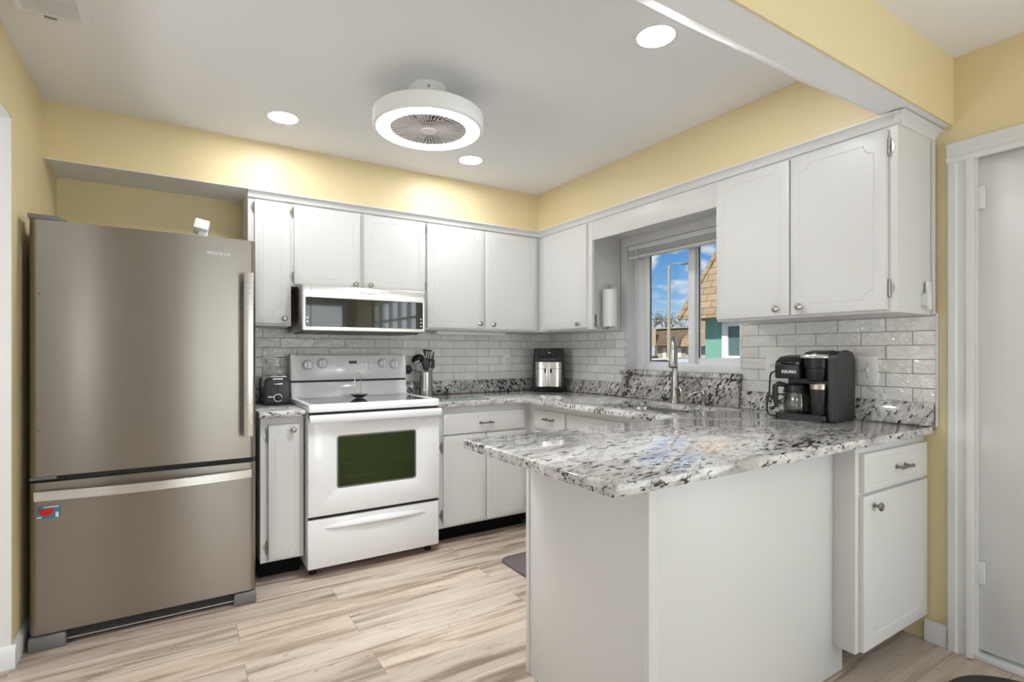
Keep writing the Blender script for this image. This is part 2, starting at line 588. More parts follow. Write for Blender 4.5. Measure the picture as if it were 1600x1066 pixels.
def tag(o, label=None, cat=None, group=None, kind=None):
    if label: o['label'] = label
    if cat: o['category'] = cat
    if group: o['group'] = group
    if kind: o['kind'] = kind
    return o
def thing(name, label, cat, loc=(0, 0, 0), rz=0.0, group=None):
    o = bpy.data.objects.new(name, None)
    COL.objects.link(o)
    o.location = loc
    o.rotation_euler = (0, 0, rz)
    o.empty_display_size = .1
    return tag(o, label, cat, group)
def struct(name, mb, m, parent=None):
    o = mb.build(name, m, parent)
    if parent is None:
        o['kind'] = 'structure'
    return o
def text(name, s, size, m, parent, mx, extrude=.0006, bold=False, world=True):
    cu = bpy.data.curves.new('t', 'FONT')
    cu.body = s
    cu.size = size
    cu.align_x = 'CENTER'
    cu.align_y = 'CENTER'
    cu.extrude = extrude
    if bold:
        cu.offset = size*.02
    to = bpy.data.objects.new('t', cu)
    COL.objects.link(to)
    dg = bpy.context.evaluated_depsgraph_get()
    me = bpy.data.meshes.new_from_object(to.evaluated_get(dg))
    COL.objects.unlink(to)
    bpy.data.objects.remove(to)
    bm = bmesh.new()
    bm.from_mesh(me)
    bpy.data.meshes.remove(me)
    mb = MB()
    mb.add(bm, mx)
    return mb.build(name, m, parent, world=world)
# frames: local (u right, v up, w outward) -> world
def face_back(y):      # fronts of the back run and of the peninsula end cabinet look to -y
    return Matrix(((1, 0, 0, 0), (0, 0, -1, y), (0, 1, 0, 0), (0, 0, 0, 1)))
def face_right(x):     # fronts of the window-wall run look to -x; u runs along -y
    return Matrix(((0, 0, -1, x), (-1, 0, 0, 0), (0, 1, 0, 0), (0, 0, 0, 1)))

# ------------------------------------------------------------------ dimensions of the room (metres)
XL, XW, YB, ZC = -0.55, 2.70, 3.668, 2.438      # left wall, window wall, back wall, ceiling
ZS = 2.158                                      # underside of the soffits
YS, XS = 3.335, 2.34                            # soffit fronts
ZT = .914                                       # worktop

# ------------------------------------------------------------------ setting
struct('floor', MB().box(-2.7, 2.95, -3.4, 3.85, -.12, 0), 'floor')
struct('ceiling', MB().box(-2.7, 2.85, 1.30, 3.85, ZC, ZC+.06), 'ceiling')
struct('ceiling_front', MB().box(-2.7, 2.85, -3.4, .88, ZC, ZC+.06), 'ceiling')
struct('ceiling_beam', MB().prism([(1.33, ZC+.01), (1.31, ZC), (.99, 2.166), (.875, 2.162), (.875, ZC+.06), (1.33, ZC+.06)], 'yz', -2.5, XW), 'ceiling')
struct('wall_beam', MB().box(-2.5, XW, .868, .875, 2.160, ZC), 'yellow')
struct('wall_back', MB().box(-.72, 2.85, YB, YB+.15, 0, ZC), 'yellow')
w = MB()                                        # window wall, with the openings left for window_1, door_1 and window_2
for y0, y1, z0, z1 in ((2.745, YB+.1, 0, ZC), (1.832, 2.745, 0, 1.088), (1.832, 2.745, 1.985, ZC), (.80, 1.832, 0, ZC), (-.06, .80, 2.04, ZC),
                       (-.30, -.06, 0, ZC), (-2.25, -.30, 0, .25), (-2.25, -.30, 2.05, ZC), (-3.4, -2.25, 0, ZC)):
    w.box(XW, XW+.15, y0, y1, z0, z1)
struct('wall_right', w, 'yellow')
struct('wall_left', MB().box(XL-.12, XL, 2.78, YB, 0, ZC).box(XL-.12, XL, -3.2, 2.78, 2.143, ZC), 'yellow')
struct('trim_1', MB().box(XL-.122, XL-.001, 2.772, 2.781, 0, 2.143).box(XL-.122, XL-.001, -3.2, 2.781, 2.135, 2.144), 'trim')
struct('wall_hall', MB().box(-2.7, XL-.12, 3.0, 3.1, 0, ZC).box(-2.7, -2.6, -3.4, 3.0, 0, ZC), 'trim')
w = MB()                                        # rear wall behind the viewer with a wide window added to let light in
for x0, x1, z0, z1 in ((-2.7, .75, 0, ZC), (2.55, 2.85, 0, ZC), (.75, 2.55, 0, .15), (.75, 2.55, 2.12, ZC)):
    w.box(x0, x1, -3.4, -3.25, z0, z1)
struct('wall_rear', w, 'trim')
w = MB()
for k in range(2):
    x0 = .75+.9*k
    w.box(x0, x0+.05, -3.36, -3.30, .15, 2.12).box(x0+.85, x0+.9, -3.36, -3.30, .15, 2.12)
    w.box(x0+.05, x0+.85, -3.36, -3.30, .15, .21).box(x0+.05, x0+.85, -3.36, -3.30, 2.06, 2.12)
r = struct('added_window', w, 'vinyl')
MB().box(.75, 2.55, -3.333, -3.327, .18, 2.1).build('pane', 'glass', r)
w = MB()                                        # small-paned window beside the door, seen only mirrored in the appliances
for k in range(6):
    y = -2.25+.38*k
    w.box(XW+.04, XW+.09, y, y+.05, .25, 2.05)
for k in range(7):
    z = .25+.29*k
    w.box(XW+.045, XW+.085, -2.25, -.30, z, z+.035)
r = struct('window_2', w, 'vinyl')
MB().box(XW+.062, XW+.067, -2.25, -.30, .25, 2.05).build('pane', 'glass', r)

# soffits over the wall cabinets
struct('wall_soffit_back', MB().box(XL, XW, YS, YB, ZS+.004, ZC), 'yellow')
struct('ceiling_soffit_back', MB().box(XL, XW, YS+.001, YB, ZS, ZS+.004), 'ceiling')
struct('wall_soffit_right', MB().box(XS, XW, .95, YS, ZS+.004, ZC), 'yellow')
struct('ceiling_soffit_right', MB().box(XS+.001, XW, .95, YS, ZS, ZS+.004), 'ceiling')
# cove moulding between soffit and cabinets
cv = MB()
cove = [(0, 0), (-.007, .004), (-.010, .014), (-.022, .030), (-.034, .036), (-.034, .043), (0, .043)]
cv.prism([(3.353+a, 2.115+z) for a, z in cove], 'yz', .332, 2.372)
cv.prism([(2.368+a, 2.115+z) for a, z in cove], 'xz', .92, 3.36)
cv.prism([(.937+a, 2.115+z) for a, z in cove], 'yz', 2.34, XW)
struct('trim_2', cv, 'trim')
# tiled splash zones
struct('wall_tile_back', MB().box(.33, XW, YB-.008, YB, 1.0, 1.40), 'tile_back')
struct('wall_tile_right', MB().box(XW-.008, XW, .926, 1.832, 1.0, 1.395).box(XW-.008, XW, 2.7456, YB-.008, 1.0, 1.395), 'tile_right')
struct('trim_3', MB().box(XW-.010, XW, .917, .9265, ZT, 1.392, .001), 'trim')
# white painted strips round the window recess, niche ceiling above it
nz = MB()
nz.box(XW-.004, XW, 2.745, 2.80, 1.395, 2.04).box(XW-.004, XW, 1.75, 2.745, 1.985, 2.04).box(XW-.004, XW, 1.75, 1.832, 1.395, 2.04)
nz.box(2.391, XW, 1.752, 2.80, 2.04, 2.05)
nz.box(XW, XW+.148, 2.741, 2.7455, 1.088, 1.985).box(XW, XW+.148, 1.8315, 1.836, 1.088, 1.985).box(XW, XW+.148, 1.836, 2.741, 1.981, 1.9855)
struct('trim_4', nz, 'trim')
# baseboards
bb = [(0, 0), (-.013, 0), (-.013, .068), (-.009, .076), (-.005, .084), (0, .088)]
struct('baseboard_right', MB().prism([(XW+a, z) for a, z in bb], 'xz', .888, .965), 'trim')
b2 = MB().prism([(XL-a, z) for a, z in bb], 'xz', 2.77, 3.2)
b2.prism([(2.772+a, z) for a, z in bb], 'yz', XL-.122, XL+.013)
struct('baseboard_left', b2, 'trim')

# door on the window wall: stepped casing, jamb, flat white slab, threshold
d = struct('door_1', MB().box(XW+.018, XW+.058, -.055, .795, .035, 2.03, .002), 'white')
cs = [(.800, 0), (.800, .016), (.812, .020), (.822, .020), (.826, .014), (.850, .014), (.856, .019), (.880, .019), (.887, .012), (.887, 0)]
c = MB().prism([(XW-w_, y) for y, w_ in cs], 'xy', 0, 2.003)
c.prism([(XW-w_, y) for y, w_ in [(-.055-(y-.80), w_) for y, w_ in cs]], 'xy', 0, 2.003)
c.prism([(XW-w_, 2.09-(.887-y)+.037-.037) for y, w_ in cs], 'xz', -.142, .887)
c.build('door_casing', 'trim', d)
MB().box(XW-.002, XW+.14, .792, .803, 0, 2.045).box(XW-.002, XW+.14, -.063, -.052, 0, 2.045).box(XW-.002, XW+.14, -.06, .80, 2.032, 2.045).build('door_jamb', 'trim', d)
MB().box(XW-.016, XW+.05, -.055, .833, .0, .022, .004).build('threshold', 'trim', d)
for z in (.30, 1.80):
    MB().box(XW+.004, XW+.018, .770, .793, z, z+.09, .002).build('door_hinge', 'trim', d)

# ------------------------------------------------------------------ kitchen window (sliding), frame set deep in the recess
fx = 2.793
wf = MB()
wf.box(fx, fx+.055, 2.672, 2.741, 1.10, 1.981, .004).box(fx, fx+.055, 1.836, 1.895, 1.10, 1.981, .004)
wf.box(fx, fx+.055, 1.895, 2.672, 1.10, 1.150, .004).box(fx, fx+.055, 1.895, 2.672, 1.935, 1.981, .004)
win = struct('window_1', wf, 'vinyl')
s1 = MB()
s1.box(fx+.006, fx+.028, 2.618, 2.672, 1.148, 1.937, .003).box(fx+.006, fx+.028, 2.238, 2.290, 1.148, 1.937, .003)
s1.box(fx+.006, fx+.028, 2.29, 2.618, 1.148, 1.162, .002).box(fx+.006, fx+.028, 2.29, 2.618, 1.915, 1.937, .002)
q = s1.build('window_sash', 'vinyl', win)
MB().box(fx+.016, fx+.019, 2.285, 2.622, 1.158, 1.92).build('pane', 'glass', q)
s2 = MB()
s2.box(fx+.030, fx+.052, 2.224, 2.270, 1.148, 1.937, .003).box(fx+.030, fx+.052, 1.895, 1.935, 1.148, 1.937, .003)
s2.box(fx+.030, fx+.052, 1.935, 2.224, 1.148, 1.193, .003).box(fx+.030, fx+.052, 1.935, 2.224, 1.910, 1.937, .003)
q = s2.build('window_sash', 'vinyl', win)
MB().box(fx+.040, fx+.043, 1.93, 2.23, 1.19, 1.915).build('pane', 'glass', q)
MB().box(fx+.029, fx+.034, 2.219, 2.226, 1.19, 1.912).box(fx+.0065, fx+.015, 2.6135, 2.6185, 1.16, 1.916).build('dark_strip', 'darkgrey', win)  # dark strips along the sash edges

# raised blind
bl = thing('window_blind', 'white slatted blind drawn up at the top of the sink window', 'blind', (XW+.03, 2.29, 1.90))
MB().box(XW+.004, XW+.055, 1.84, 2.737, 1.945, 1.979, .003).build('head_rail', 'plastic_white', bl)
st = MB()
for k in range(8):
    st.box(XW+.006, XW+.054, 1.842, 2.735, 1.906+.0048*k, 1.9085+.0048*k)
st.build('slats', 'plastic_white', bl)
MB().box(XW+.005, XW+.055, 1.841, 2.736, 1.889, 1.904, .003).build('bottom_rail', 'plastic_white', bl)
MB().tube([(XW+.001, 2.655, 1.955), (XW+.0, 2.655, 1.7), (XW+.0, 2.653, 1.40)], .0028, 8).build('tilt_wand', 'plastic_white', bl)

# ------------------------------------------------------------------ cabinets
def groove_path(u0, u1, v0, v1, a, d, r, n=6):
    """rectangle inset by a+d whose corners are scooped by arcs round the corners of the inset-a rectangle (radius r+d). CCW"""
    R = r+d
    th = math.asin(min(1, d/R)) if d > 0 else 0
    pts = []
    for (cx, cy, a0) in ((u0+a, v0+a, 90), (u1-a, v0+a, 180), (u1-a, v1-a, 270), (u0+a, v1-a, 0)):
        s = math.radians(a0)
        for k in range(n+1):
            # arc runs clockwise inside the corner (concave)
            ang = s-th-(PI/2-2*th)*k/n
            pts.append((cx+R*math.cos(ang), cy+R*math.sin(ang)))
    return pts
def door_mesh(u0, u1, v0, v1, th=.019, a=.042, r=.038, gw=.0045, gd=.0016, groove=True, b=.004):
    bm = bmesh.new()
    R = lambda d, w: [bm.verts.new((x, y, w)) for x, y in rect(u0+d, u1-d, v0+d, v1-d)]
    L = [R(0, .0005), R(0, th-b), R(b*.3, th-b*.3), R(b, th)]
    def band(A, B):
        for i in range(len(A)):
            bm.faces.new((A[i], A[(i+1) % len(A)], B[(i+1) % len(B)], B[i]))
    bm.faces.new(L[0][::-1])
    for A, B in zip(L, L[1:]):
        band(A, B)
    if groove:
        G = [[bm.verts.new((x, y, w)) for x, y in groove_path(u0, u1, v0, v1, a, d, r)] for d, w in ((0, th), (gw*.5, th-gd), (gw, th))]
        band(G[0], G[1])
        band(G[1], G[2])
        es = []
        for Lp in (L[-1], G[0]):
            for i in range(len(Lp)):
                es.append(bm.edges.get((Lp[i], Lp[(i+1) % len(Lp)])) or bm.edges.new((Lp[i], Lp[(i+1) % len(Lp)])))
        bmesh.ops.triangle_fill(bm, use_beauty=True, edges=es)
        es = [bm.edges.get((G[2][i], G[2][(i+1) % len(G[2])])) for i in range(len(G[2]))]
        bmesh.ops.triangle_fill(bm, use_beauty=True, edges=es)
    else:
        bm.faces.new(L[-1])
    return MB().add(bm)
KNOB = [(0, 0), (.0085, 0), (.0085, .002), (.0052, .005), (.0048, .013), (.010, .017), (.0155, .021), (.0160, .024), (.0125, .0285), (.006, .0305), (0, .031)]
def knob(parent, F, u, v, w, m='nickel', s=1.0):
    return MB().lathe([(r*s, z*s) for r, z in KNOB], n=24).build('knob', m, parent, mx=F @ Matrix.Translation((u, v, w)))
def hinge(parent, F, u, v, w, m='hinge', side=-1, h=.060):
    k = MB().cyl((u, v-h/2, w+.006), (u, v+h/2, w+.006), .0042, n=12)
    k.ball((u, v+h/2+.002, w+.006), .0048).ball((u, v-h/2-.002, w+.006), .0048)
    n = 16                       # leaf with a rounded outline on the face frame
    pl = [(u+side*.017*math.sin(PI*i/n), v+h/2-h*i/n) for i in range(n+1)]
    k.prism(pl, 'xy', w, w+.0018)
    return k.build('hinge', m, parent, mx=F)
def pull(parent, F, u, v, w, L=.096, m='pull'):
    k = MB()
    for s in (-1, 1):
        k.cyl((u+s*L*.38, v, w), (u+s*L*.38, v, w+.022), .0062, .005, 14)
        k.cyl((u+s*L*.38, v, w), (u+s*L*.38, v, w+.004), .0095, .0075, 14)
    k.tube([(u-L*.5, v, w+.026), (u-L*.40, v, w+.0255), (u-.2*L, v, w+.0262), (u, v, w+.0265), (u+.2*L, v, w+.0262), (u+L*.40, v, w+.0255), (u+L*.5, v, w+.026)], .006, 10,
           radii=[.0075, .0068, .0052, .0048, .0052, .0068, .0075])
    return k.build('pull_handle', m, parent, mx=F)

FB, FR = face_back(3.360), face_right(2.370)     # planes of the wall-cabinet frames
def wall_cab_back(label, x0, x1, z0, doors, group='wall cabinets'):
    t = thing('wall_cabinet', label, 'cabinet', ((x0+x1)/2, (3.36+YB)/2, z0), group=group)
    MB().box(x0, x1, 3.360, YB-.009, z0, ZS-.001).build('cabinet_body', 'white', t)
    for (u0, u1, v0, v1, ku, kv, hu, hs) in doors:
        d = door_mesh(u0, u1, v0, v1).build('cabinet_door', 'white', t, mx=FB)
        knob(d, FB, ku, kv, .019)
        if hu is not None:
            for hv in (v1-.045, v0+.045):
                hinge(d, FB, hu, hv, 0, side=hs, h=.05)
    return t
wall_cab_back('narrow white wall cabinet between refrigerator and microwave', .334, .5635, 1.384,
              [(.367, .553, 1.395, 2.106, .523, 1.425, .3615, -1)])
wall_cab_back('short white two-door wall cabinet above the microwave', .5645, 1.4195, 1.6215,
              [(.579, .971, 1.632, 2.106, .940, 1.655, .5735, -1), (.997, 1.412, 1.632, 2.106, 1.036, 1.656, 1.4172, 1)])
wall_cab_back('tall white two-door wall cabinet in the back corner, right of the microwave', 1.4205, 2.368, 1.384,
              [(1.428, 1.868, 1.395, 2.106, 1.833, 1.433, None, 1), (1.884, 2.331, 1.395, 2.106, 1.943, 1.430, None, 1)])
def wall_cab_right(label, y0, y1, doors, group='wall cabinets', extra=None):
    t = thing('wall_cabinet', label, 'cabinet', ((2.37+XW)/2, (y0+y1)/2, 1.384), group=group)
    b = MB().box(2.370, XW-.0085, y0, y1, 1.384, ZS-.001)
    if extra:
        b.box(2.370, 2.390, extra[0], extra[1], 1.384, ZS-.001)
    b.build('cabinet_body', 'white', t)
    for (ya, yb, v0, v1, ky, kv, hy, hs) in doors:
        d = door_mesh(-yb, -ya, v0, v1).build('cabinet_door', 'white', t, mx=FR)
        knob(d, FR, -ky, kv, .019)
        if hy is not None:
            for hv in (v1-.07, v0+.085):
                hinge(d, FR, -hy, hv, 0, side=hs)
    return t
wall_cab_right('white single-door wall cabinet left of the sink window, paper towel holder on its side', 2.80, 3.359,
               [(2.779, 3.293, 1.395, 2.106, 2.852, 1.424, None, 1)], extra=(2.736, 2.801))
wc = wall_cab_right('white two-door wall cabinet above the coffee maker, right of the window', .937, 1.7515,
               [(1.360, 1.7455, 1.395, 2.106, 1.414, 1.427, None, 1), (.969, 1.3535, 1.395, 2.106, 1.306, 1.429, .9635, 1)])
MB().box(2.672, XW-.0085, .925, .937, 1.386, ZS-.04, .003).build('scribe_moulding', 'white', wc)
v = tag(MB().box(2.370, 2.390, 1.752, 2.7355, 1.985, ZS-.001, .001).build('window_valance', 'white'),
        'plain white valance board joining the wall cabinets above the window', 'valance')

# base cabinets
FBB = face_back(3.058)
t = thing('base_cabinet', 'narrow white base cabinet between refrigerator and range', 'cabinet', (.47, 3.36, 0))
MB().box(.362, .578, 3.058, YB-.01, .112, .8805).build('cabinet_body', 'white', t)
MB().box(.364, .576, 3.160, 3.18, .0, .112).build('toe_kick', 'black', t)
d = door_mesh(.399, .556, .124, .842, a=.03, r=.028).build('cabinet_door', 'white', t, mx=FBB)
knob(d, FBB, .520, .810, .019)
for z in (.785, .195):
    hinge(d, FBB, .392, z, 0, h=.062)
t = thing('base_cabinet', 'white base cabinet with one drawer over two doors, right of the range', 'cabinet', (1.72, 3.36, 0))
MB().box(1.385, 2.0795, 3.058, YB-.01, .112, .8805).build('cabinet_body', 'white', t)
MB().box(1.387, 2.0795, 3.160, 3.18, .0, .112).build('toe_kick', 'black', t)
dr = door_mesh(1.410, 2.026, .704, .835, a=.018, r=.016).build('drawer', 'white', t, mx=FBB)
pull(dr, FBB, 1.712, .766, .019)
for u0, u1, ku, hu, hs in ((1.410, 1.716, 1.685, 1.404, -1), (1.723, 2.030, 1.752, 2.036, 1)):
    d = door_mesh(u0, u1, .126, .695).build('cabinet_door', 'white', t, mx=FBB)
    knob(d, FBB, ku, .655, .019)
    for z in (.625, .195):
        hinge(d, FBB, hu, z, 0, side=hs)
FRB = face_right(2.080)
t = thing('base_cabinet', 'white sink base cabinet under the window, mostly hidden by the peninsula', 'cabinet', (2.4, 2.4, 0))
MB().box(2.080, 2.10, 1.69, 3.657, .112, .8805).box(2.10, XW-.001, 3.0, 3.657, .112, .8805).box(2.10, XW-.001, 1.69, 2.98, .112, .60).build('cabinet_body', 'white', t)
MB().box(2.18, 2.20, 1.69, 3.16, 0, .112).build('toe_kick', 'black', t)
dr = door_mesh(-2.985, -2.645, .712, .838, a=.018, r=.016).build('drawer', 'white', t, mx=FRB)
pull(dr, FRB, -2.80, .782, .019)
d = door_mesh(-2.985, -2.645, .126, .70).build('cabinet_door', 'white', t, mx=FRB)
door_mesh(-2.622, -1.75, .712, .838, groove=False).build('false_front', 'white', t, mx=FRB)
for ya, yb in ((2.19, 2.622), (1.75, 2.18)):
    door_mesh(-yb, -ya, .126, .70).build('cabinet_door', 'white', t, mx=FRB)

# peninsula
t = thing('peninsula_cabinet', 'plain white panelled peninsula base under the granite overhang', 'cabinet', (1.65, 1.36, 0))
MB().box(1.146, 2.172, 1.064, 1.655, 0.0, .8805).build('cabinet_body', 'white', t)
MB().box(1.130, 1.145, 1.062, 1.662, 0.0, .8805, .001).build('end_panel', 'white', t)
MB().box(1.126, 1.150, 1.663, 1.683, 0.0, .8805, .001).build('edge_trim', 'white', t)
MB().box(1.112, 1.150, 1.044, 1.061, 0.0, .8805, .0015).build('corner_trim', 'white', t)
MB().box(1.1505, 2.173, 1.046, 1.062, 0.0, .8805, .001).build('front_panel', 'white', t)
FP = face_back(.968)
t = thing('base_cabinet', 'shallow white cabinet with a drawer and a door at the wall end of the peninsula', 'cabinet', (2.4, 1.0, 0))
MB().box(2.104, 2.694, .968, 1.0455, .112, .8805, .001).box(2.1745, 2.694, 1.0455, 1.655, .112, .8805).build('cabinet_body', 'white', t)
MB().box(2.1745, 2.694, 1.13, 1.145, 0, .112).build('toe_kick', 'black', t)
dr = door_mesh(2.133, 2.676, .706, .850, a=.02, r=.012).build('drawer', 'white', t, mx=FP)
pull(dr, FP, 2.425, .777, .019)
d = door_mesh(2.128, 2.678, .118, .694, a=.05).build('cabinet_door', 'white', t, mx=FP)
knob(d, FP, 2.205, .652, .019, s=1.05, m='pull')

# ------------------------------------------------------------------ granite
outer = [(1.363, 3.012), (1.985, 3.012), (1.985, 1.700), (.858, 1.700), (.858, .915), (2.698, .930), (2.698, 3.658), (1.363, 3.658)]
outer = rounded(outer[::-1][::-1], [0, .05, .02, .022, .020, 0, 0, 0])
def ccw(p):
    a = sum(p[i][0]*p[(i+1) % len(p)][1]-p[(i+1) % len(p)][0]*p[i][1] for i in range(len(p)))
    return p if a > 0 else p[::-1]
hole = ccw(rounded(rect(2.150, 2.500, 1.82, 2.41), .07))
wt = slab(ccw(outer), [hole], .8825, ZT, .005).build('worktop', 'granite')
tag(wt, 'speckled grey and white granite worktop with the sink, reaching out over the peninsula', 'worktop')
wt2 = slab(ccw(rect(.352, .582, 3.010, 3.658)), [], .8825, ZT, .005).build('worktop', 'granite')
tag(wt2, 'small granite worktop under the toaster, left of the range', 'worktop')
def splash(label, m, *b):
    o = MB().box(*b, .002).build('backsplash_strip', m)
    return tag(o, label, 'backsplash', 'granite upstands')
splash('short granite upstand behind the toaster', 'granite_back', .352, .582, 3.640, 3.6585, ZT+.0005, 1.012)
splash('granite upstand along the back wall behind the air fryer', 'granite_back', 1.363, 2.676, 3.640, 3.6585, ZT+.0005, 1.012)
splash('granite upstand on the window wall between air fryer and sink panel', 'granite_right', 2.6765, 2.6915, 2.756, 3.6395, ZT+.0005, 1.012)
splash('granite upstand on the window wall behind the coffee maker', 'granite_right', 2.6765, 2.6915, .930, 1.829, ZT+.0005, 1.012)
tag(MB().box(2.660, 2.6915, 1.8305, 2.7545, ZT+.0005, 1.0745, .002).build('granite_backsplash', 'granite_right'), 'tall granite panel behind the faucet under the window', 'backsplash')
tag(MB().box(2.652, 2.7915, 1.838, 2.739, 1.089, 1.104, .003).box(2.648, 2.6985, 1.822, 2.762, 1.075, 1.104, .003).build('window_sill', 'granite_right'), 'polished granite window sill above the faucet', 'window sill')

# ------------------------------------------------------------------ refrigerator
FF = face_back(2.862)
t = thing('refrigerator', 'stainless steel bottom-freezer refrigerator against the left wall', 'refrigerator', (-.10, 3.2, 0))
MB().box(-.520, .322, 2.925, 3.62, .03, 1.757, .006).build('cabinet_shell', 'greyplastic', t)
def curved_door(z0, z1):
    k = MB()
    n = 14
    front = []
    for i in range(n+1):
        u = i/n
        x = -.518+.838*u
        e = min(u, 1-u)*.838
        y = 2.862+(.014*(1-min(1, e/.022))**2 if e < .022 else 0)
        front.append((x, y))
    xs = [0, .004, .010, .018]
    front = [(-.518, 2.905), (-.518, 2.886)]
    for e in xs[1:]+[.026]:
        front.append((-.518+e, 2.862+.024*(1-e/.026)**2))
    for e in ([.026]+xs[:0:-1]):
        front.append((.320-e, 2.862+.024*(1-e/.026)**2))
    front += [(.320, 2.886), (.320, 2.905)]
    k.prism(front, 'xy', z0, z1, 0)
    return k
d = curved_door(.714, 1.772).build('refrigerator_door', 'steel', t, sharp=50)
h = MB().box(.262, .302, 2.802, 2.813, .823, 1.609, .003).build('door_handle', 'steelbright', d)
for z in (.85, 1.555):
    MB().box(.270, .294, 2.812, 2.864, z, z+.025, .003).build('handle_mount', 'greyplastic', h)
text('logo', 'Whirlpool', .0235, 'silvertext', d, FF @ Matrix.Translation((.160, 1.696, .0006)), bold=True)
MB().cyl((-.485, 2.8635, 1.465), (-.485, 2.861, 1.465), .006, n=16).build('screw_cap', 'greyplastic', d)
MB().cyl((-.485, 2.8635, .905), (-.485, 2.861, .905), .006, n=16).build('screw_cap', 'greyplastic', d)
d = curved_door(.066, .690).build('freezer_drawer', 'steel', t, sharp=50)
k = MB()                         # bowed flat bar across the drawer
pf, pb = [], []
for i in range(25):
    u = i/24
    x = -.497+.795*u
    y = 2.842-.040*math.sin(PI*u)
    pf.append((x, y-.006))
    pb.append((x, y+.006))
k.prism(pf+pb[::-1], 'xy', .621, .658)
h = k.build('drawer_handle', 'steelbright', d)
for x in (-.49, .268):
    MB().box(x, x+.025, 2.838, 2.866, .627, .652).build('handle_mount', 'greyplastic', h)
MB().box(-.512, .314, 2.895, 2.926, .690, .714).build('door_gasket', 'gasket', t)
MB().box(-.516, -.43, 2.866, 2.915, .7005, .7125, .002).build('door_hinge', 'greyplastic', t)
MB().prism([(-.520, 2.858), (-.428, 2.862), (-.405, 2.93), (-.405, 2.99), (-.520, 2.99)], 'xy', 1.7735, 1.793, .003).build('hinge_cover', 'greyplastic', t)
g = MB().box(-.42, .24, 2.898, 2.924, .022, .0655)
for i in range(5):
    g.box(-.41, .23, 2.892, 2.899, .026+.008*i, .029+.008*i)
g.build('vent_grille', 'darkgrey', t)
MB().box(-.42, .24, 2.887, 2.898, .016, .0215).build('grille_trim', 'steelbright', t)
for x0, x1 in ((-.520, -.400), (.225, .322)):
    MB().box(x0, x1, 2.858, 2.930, 0.0, .058, .007).build('foot', 'greyplastic', t)
mg = thing('fridge_magnet', 'small blue fridge magnet with a red half-round on the freezer drawer', 'magnet', (-.456, 2.858, .54))
MB().box(-.491, -.421, 2.8570, 2.8612, .543, .592, .001).build('magnet_base', mat('magnet_blue', (.03, .20, .30), .2), mg)
n = 18
pl = [(-.461+.026*math.cos(PI+PI*i/n), .583+.030*math.sin(PI+PI*i/n)) for i in range(n+1)]
MB().prism(pl, 'xz', 2.8560, 2.8571).build('red_shape', mat('magnet_red', (.55, .01, .02), .3), mg)
mp_ = mat('magnet_pale', (.55, .66, .68), .3)
for q in ((-.491, -.476, 2.8562, 2.8571, .545, .553), (-.432, -.4215, 2.8562, 2.8571, .545, .565), (-.47, -.421, 2.8562, 2.8571, .587, .5915)):
    MB().box(*q).build('pale_patch', mp_, mg)
cm = thing('security_camera', 'small white boxy gadget on a stand on top of the refrigerator', 'camera', (.103, 3.22, 1.757))
MB().box(.070, .136, 3.19, 3.25, 1.7575, 1.770, .004).cyl((.103, 3.22, 1.77), (.103, 3.22, 1.86), .012).box(.085, .127, 3.20, 3.24, 1.78, 1.86, .004).build('stand', 'plastic_white', cm)
mxc = Matrix.Translation((.100, 3.22, 1.885)) @ Matrix.Rotation(math.radians(-24), 4, 'X') @ Matrix.Rotation(math.radians(12), 4, 'Y')
MB().box(-.033, .033, -.032, .032, -.030, .030, .005, mx=mxc).build('camera_head', 'plastic_white', cm)

# ------------------------------------------------------------------ range
X0, X1 = .5865, 1.3515
t = thing('range', 'white electric range with a glass cooktop between two base cabinets', 'range', (.969, 3.3, 0))
MB().box(X0+.002, X1-.002, 3.016, 3.62, .045, .905, .002).build('range_body', 'enamel', t)
dr = MB().box(X0, X1, 2.985, 3.015, .050, .316, .004)
n = 40                            # crescent finger lip swelling out of the drawer front
bm = bmesh.new()
rows = []
for i in range(n+1):
    u = i/n
    x = .668+.600*u
    e = math.sin(PI*u)**.6
    zc = .262
    prof = [(0, .030), (.007, .022), (.016, .008), (.017, .001), (.010, -.010), (0, -.016)]
    rows.append([bm.verts.new((x, 2.9853-a*e, zc+b*(.25+.75*e))) for a, b in prof])
for A, B in zip(rows, rows[1:]):
    for j in range(len(A)-1):
        bm.faces.new((A[j], A[j+1], B[j+1], B[j]))
me = bpy.data.meshes.new('tmp'); bm.to_mesh(me); bm.free(); dr.bm.from_mesh(me)
d = dr.build('storage_drawer', 'enamel', t)
MB().box(X0+.004, X1-.004, 3.0005, 3.016, .3165, .3345).build('door_gap', 'gasket', t)
FRG = face_back(3.013)
dm = slab(ccw(rect(X0, X1, .335, .868)), [ccw(rounded(rect(.738, 1.202, .474, .766), .016))], 0, .036, .004, mx=FRG)
d = dm.build('oven_door', 'enamel', t)
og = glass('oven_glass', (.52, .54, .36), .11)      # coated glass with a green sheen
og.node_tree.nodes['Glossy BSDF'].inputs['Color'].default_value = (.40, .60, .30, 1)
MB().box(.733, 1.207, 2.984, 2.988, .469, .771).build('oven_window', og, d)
fr = slab(ccw(rounded(rect(.7385, 1.2015, .4745, .7655), .016)), [ccw(rounded(rect(.746, 1.194, .482, .758), .012))], .0245, .033, .001, mx=FRG)
fr.build('window_surround', 'greyplastic', d)
cav = MB()
cav.box(.73, 1.21, 3.0145, 3.0155, .46, .775)
cav.build('oven_cavity', mat('oven_enamel', (.20, .135, .085), .4), t)
rk = MB()
for z in (.605, .530):
    rk.cyl((.74, 3.005, z), (1.20, 3.005, z), .0026, n=8)
rk.build('oven_rack', 'chrome', t)
h = MB()
hp = [(2.940, .846), (2.934, .858), (2.936, .878), (2.946, .887), (2.962, .888), (2.964, .880), (2.952, .872), (2.950, .856), (2.956, .846)]
h.prism(hp, 'yz', X0+.002, X1-.002)
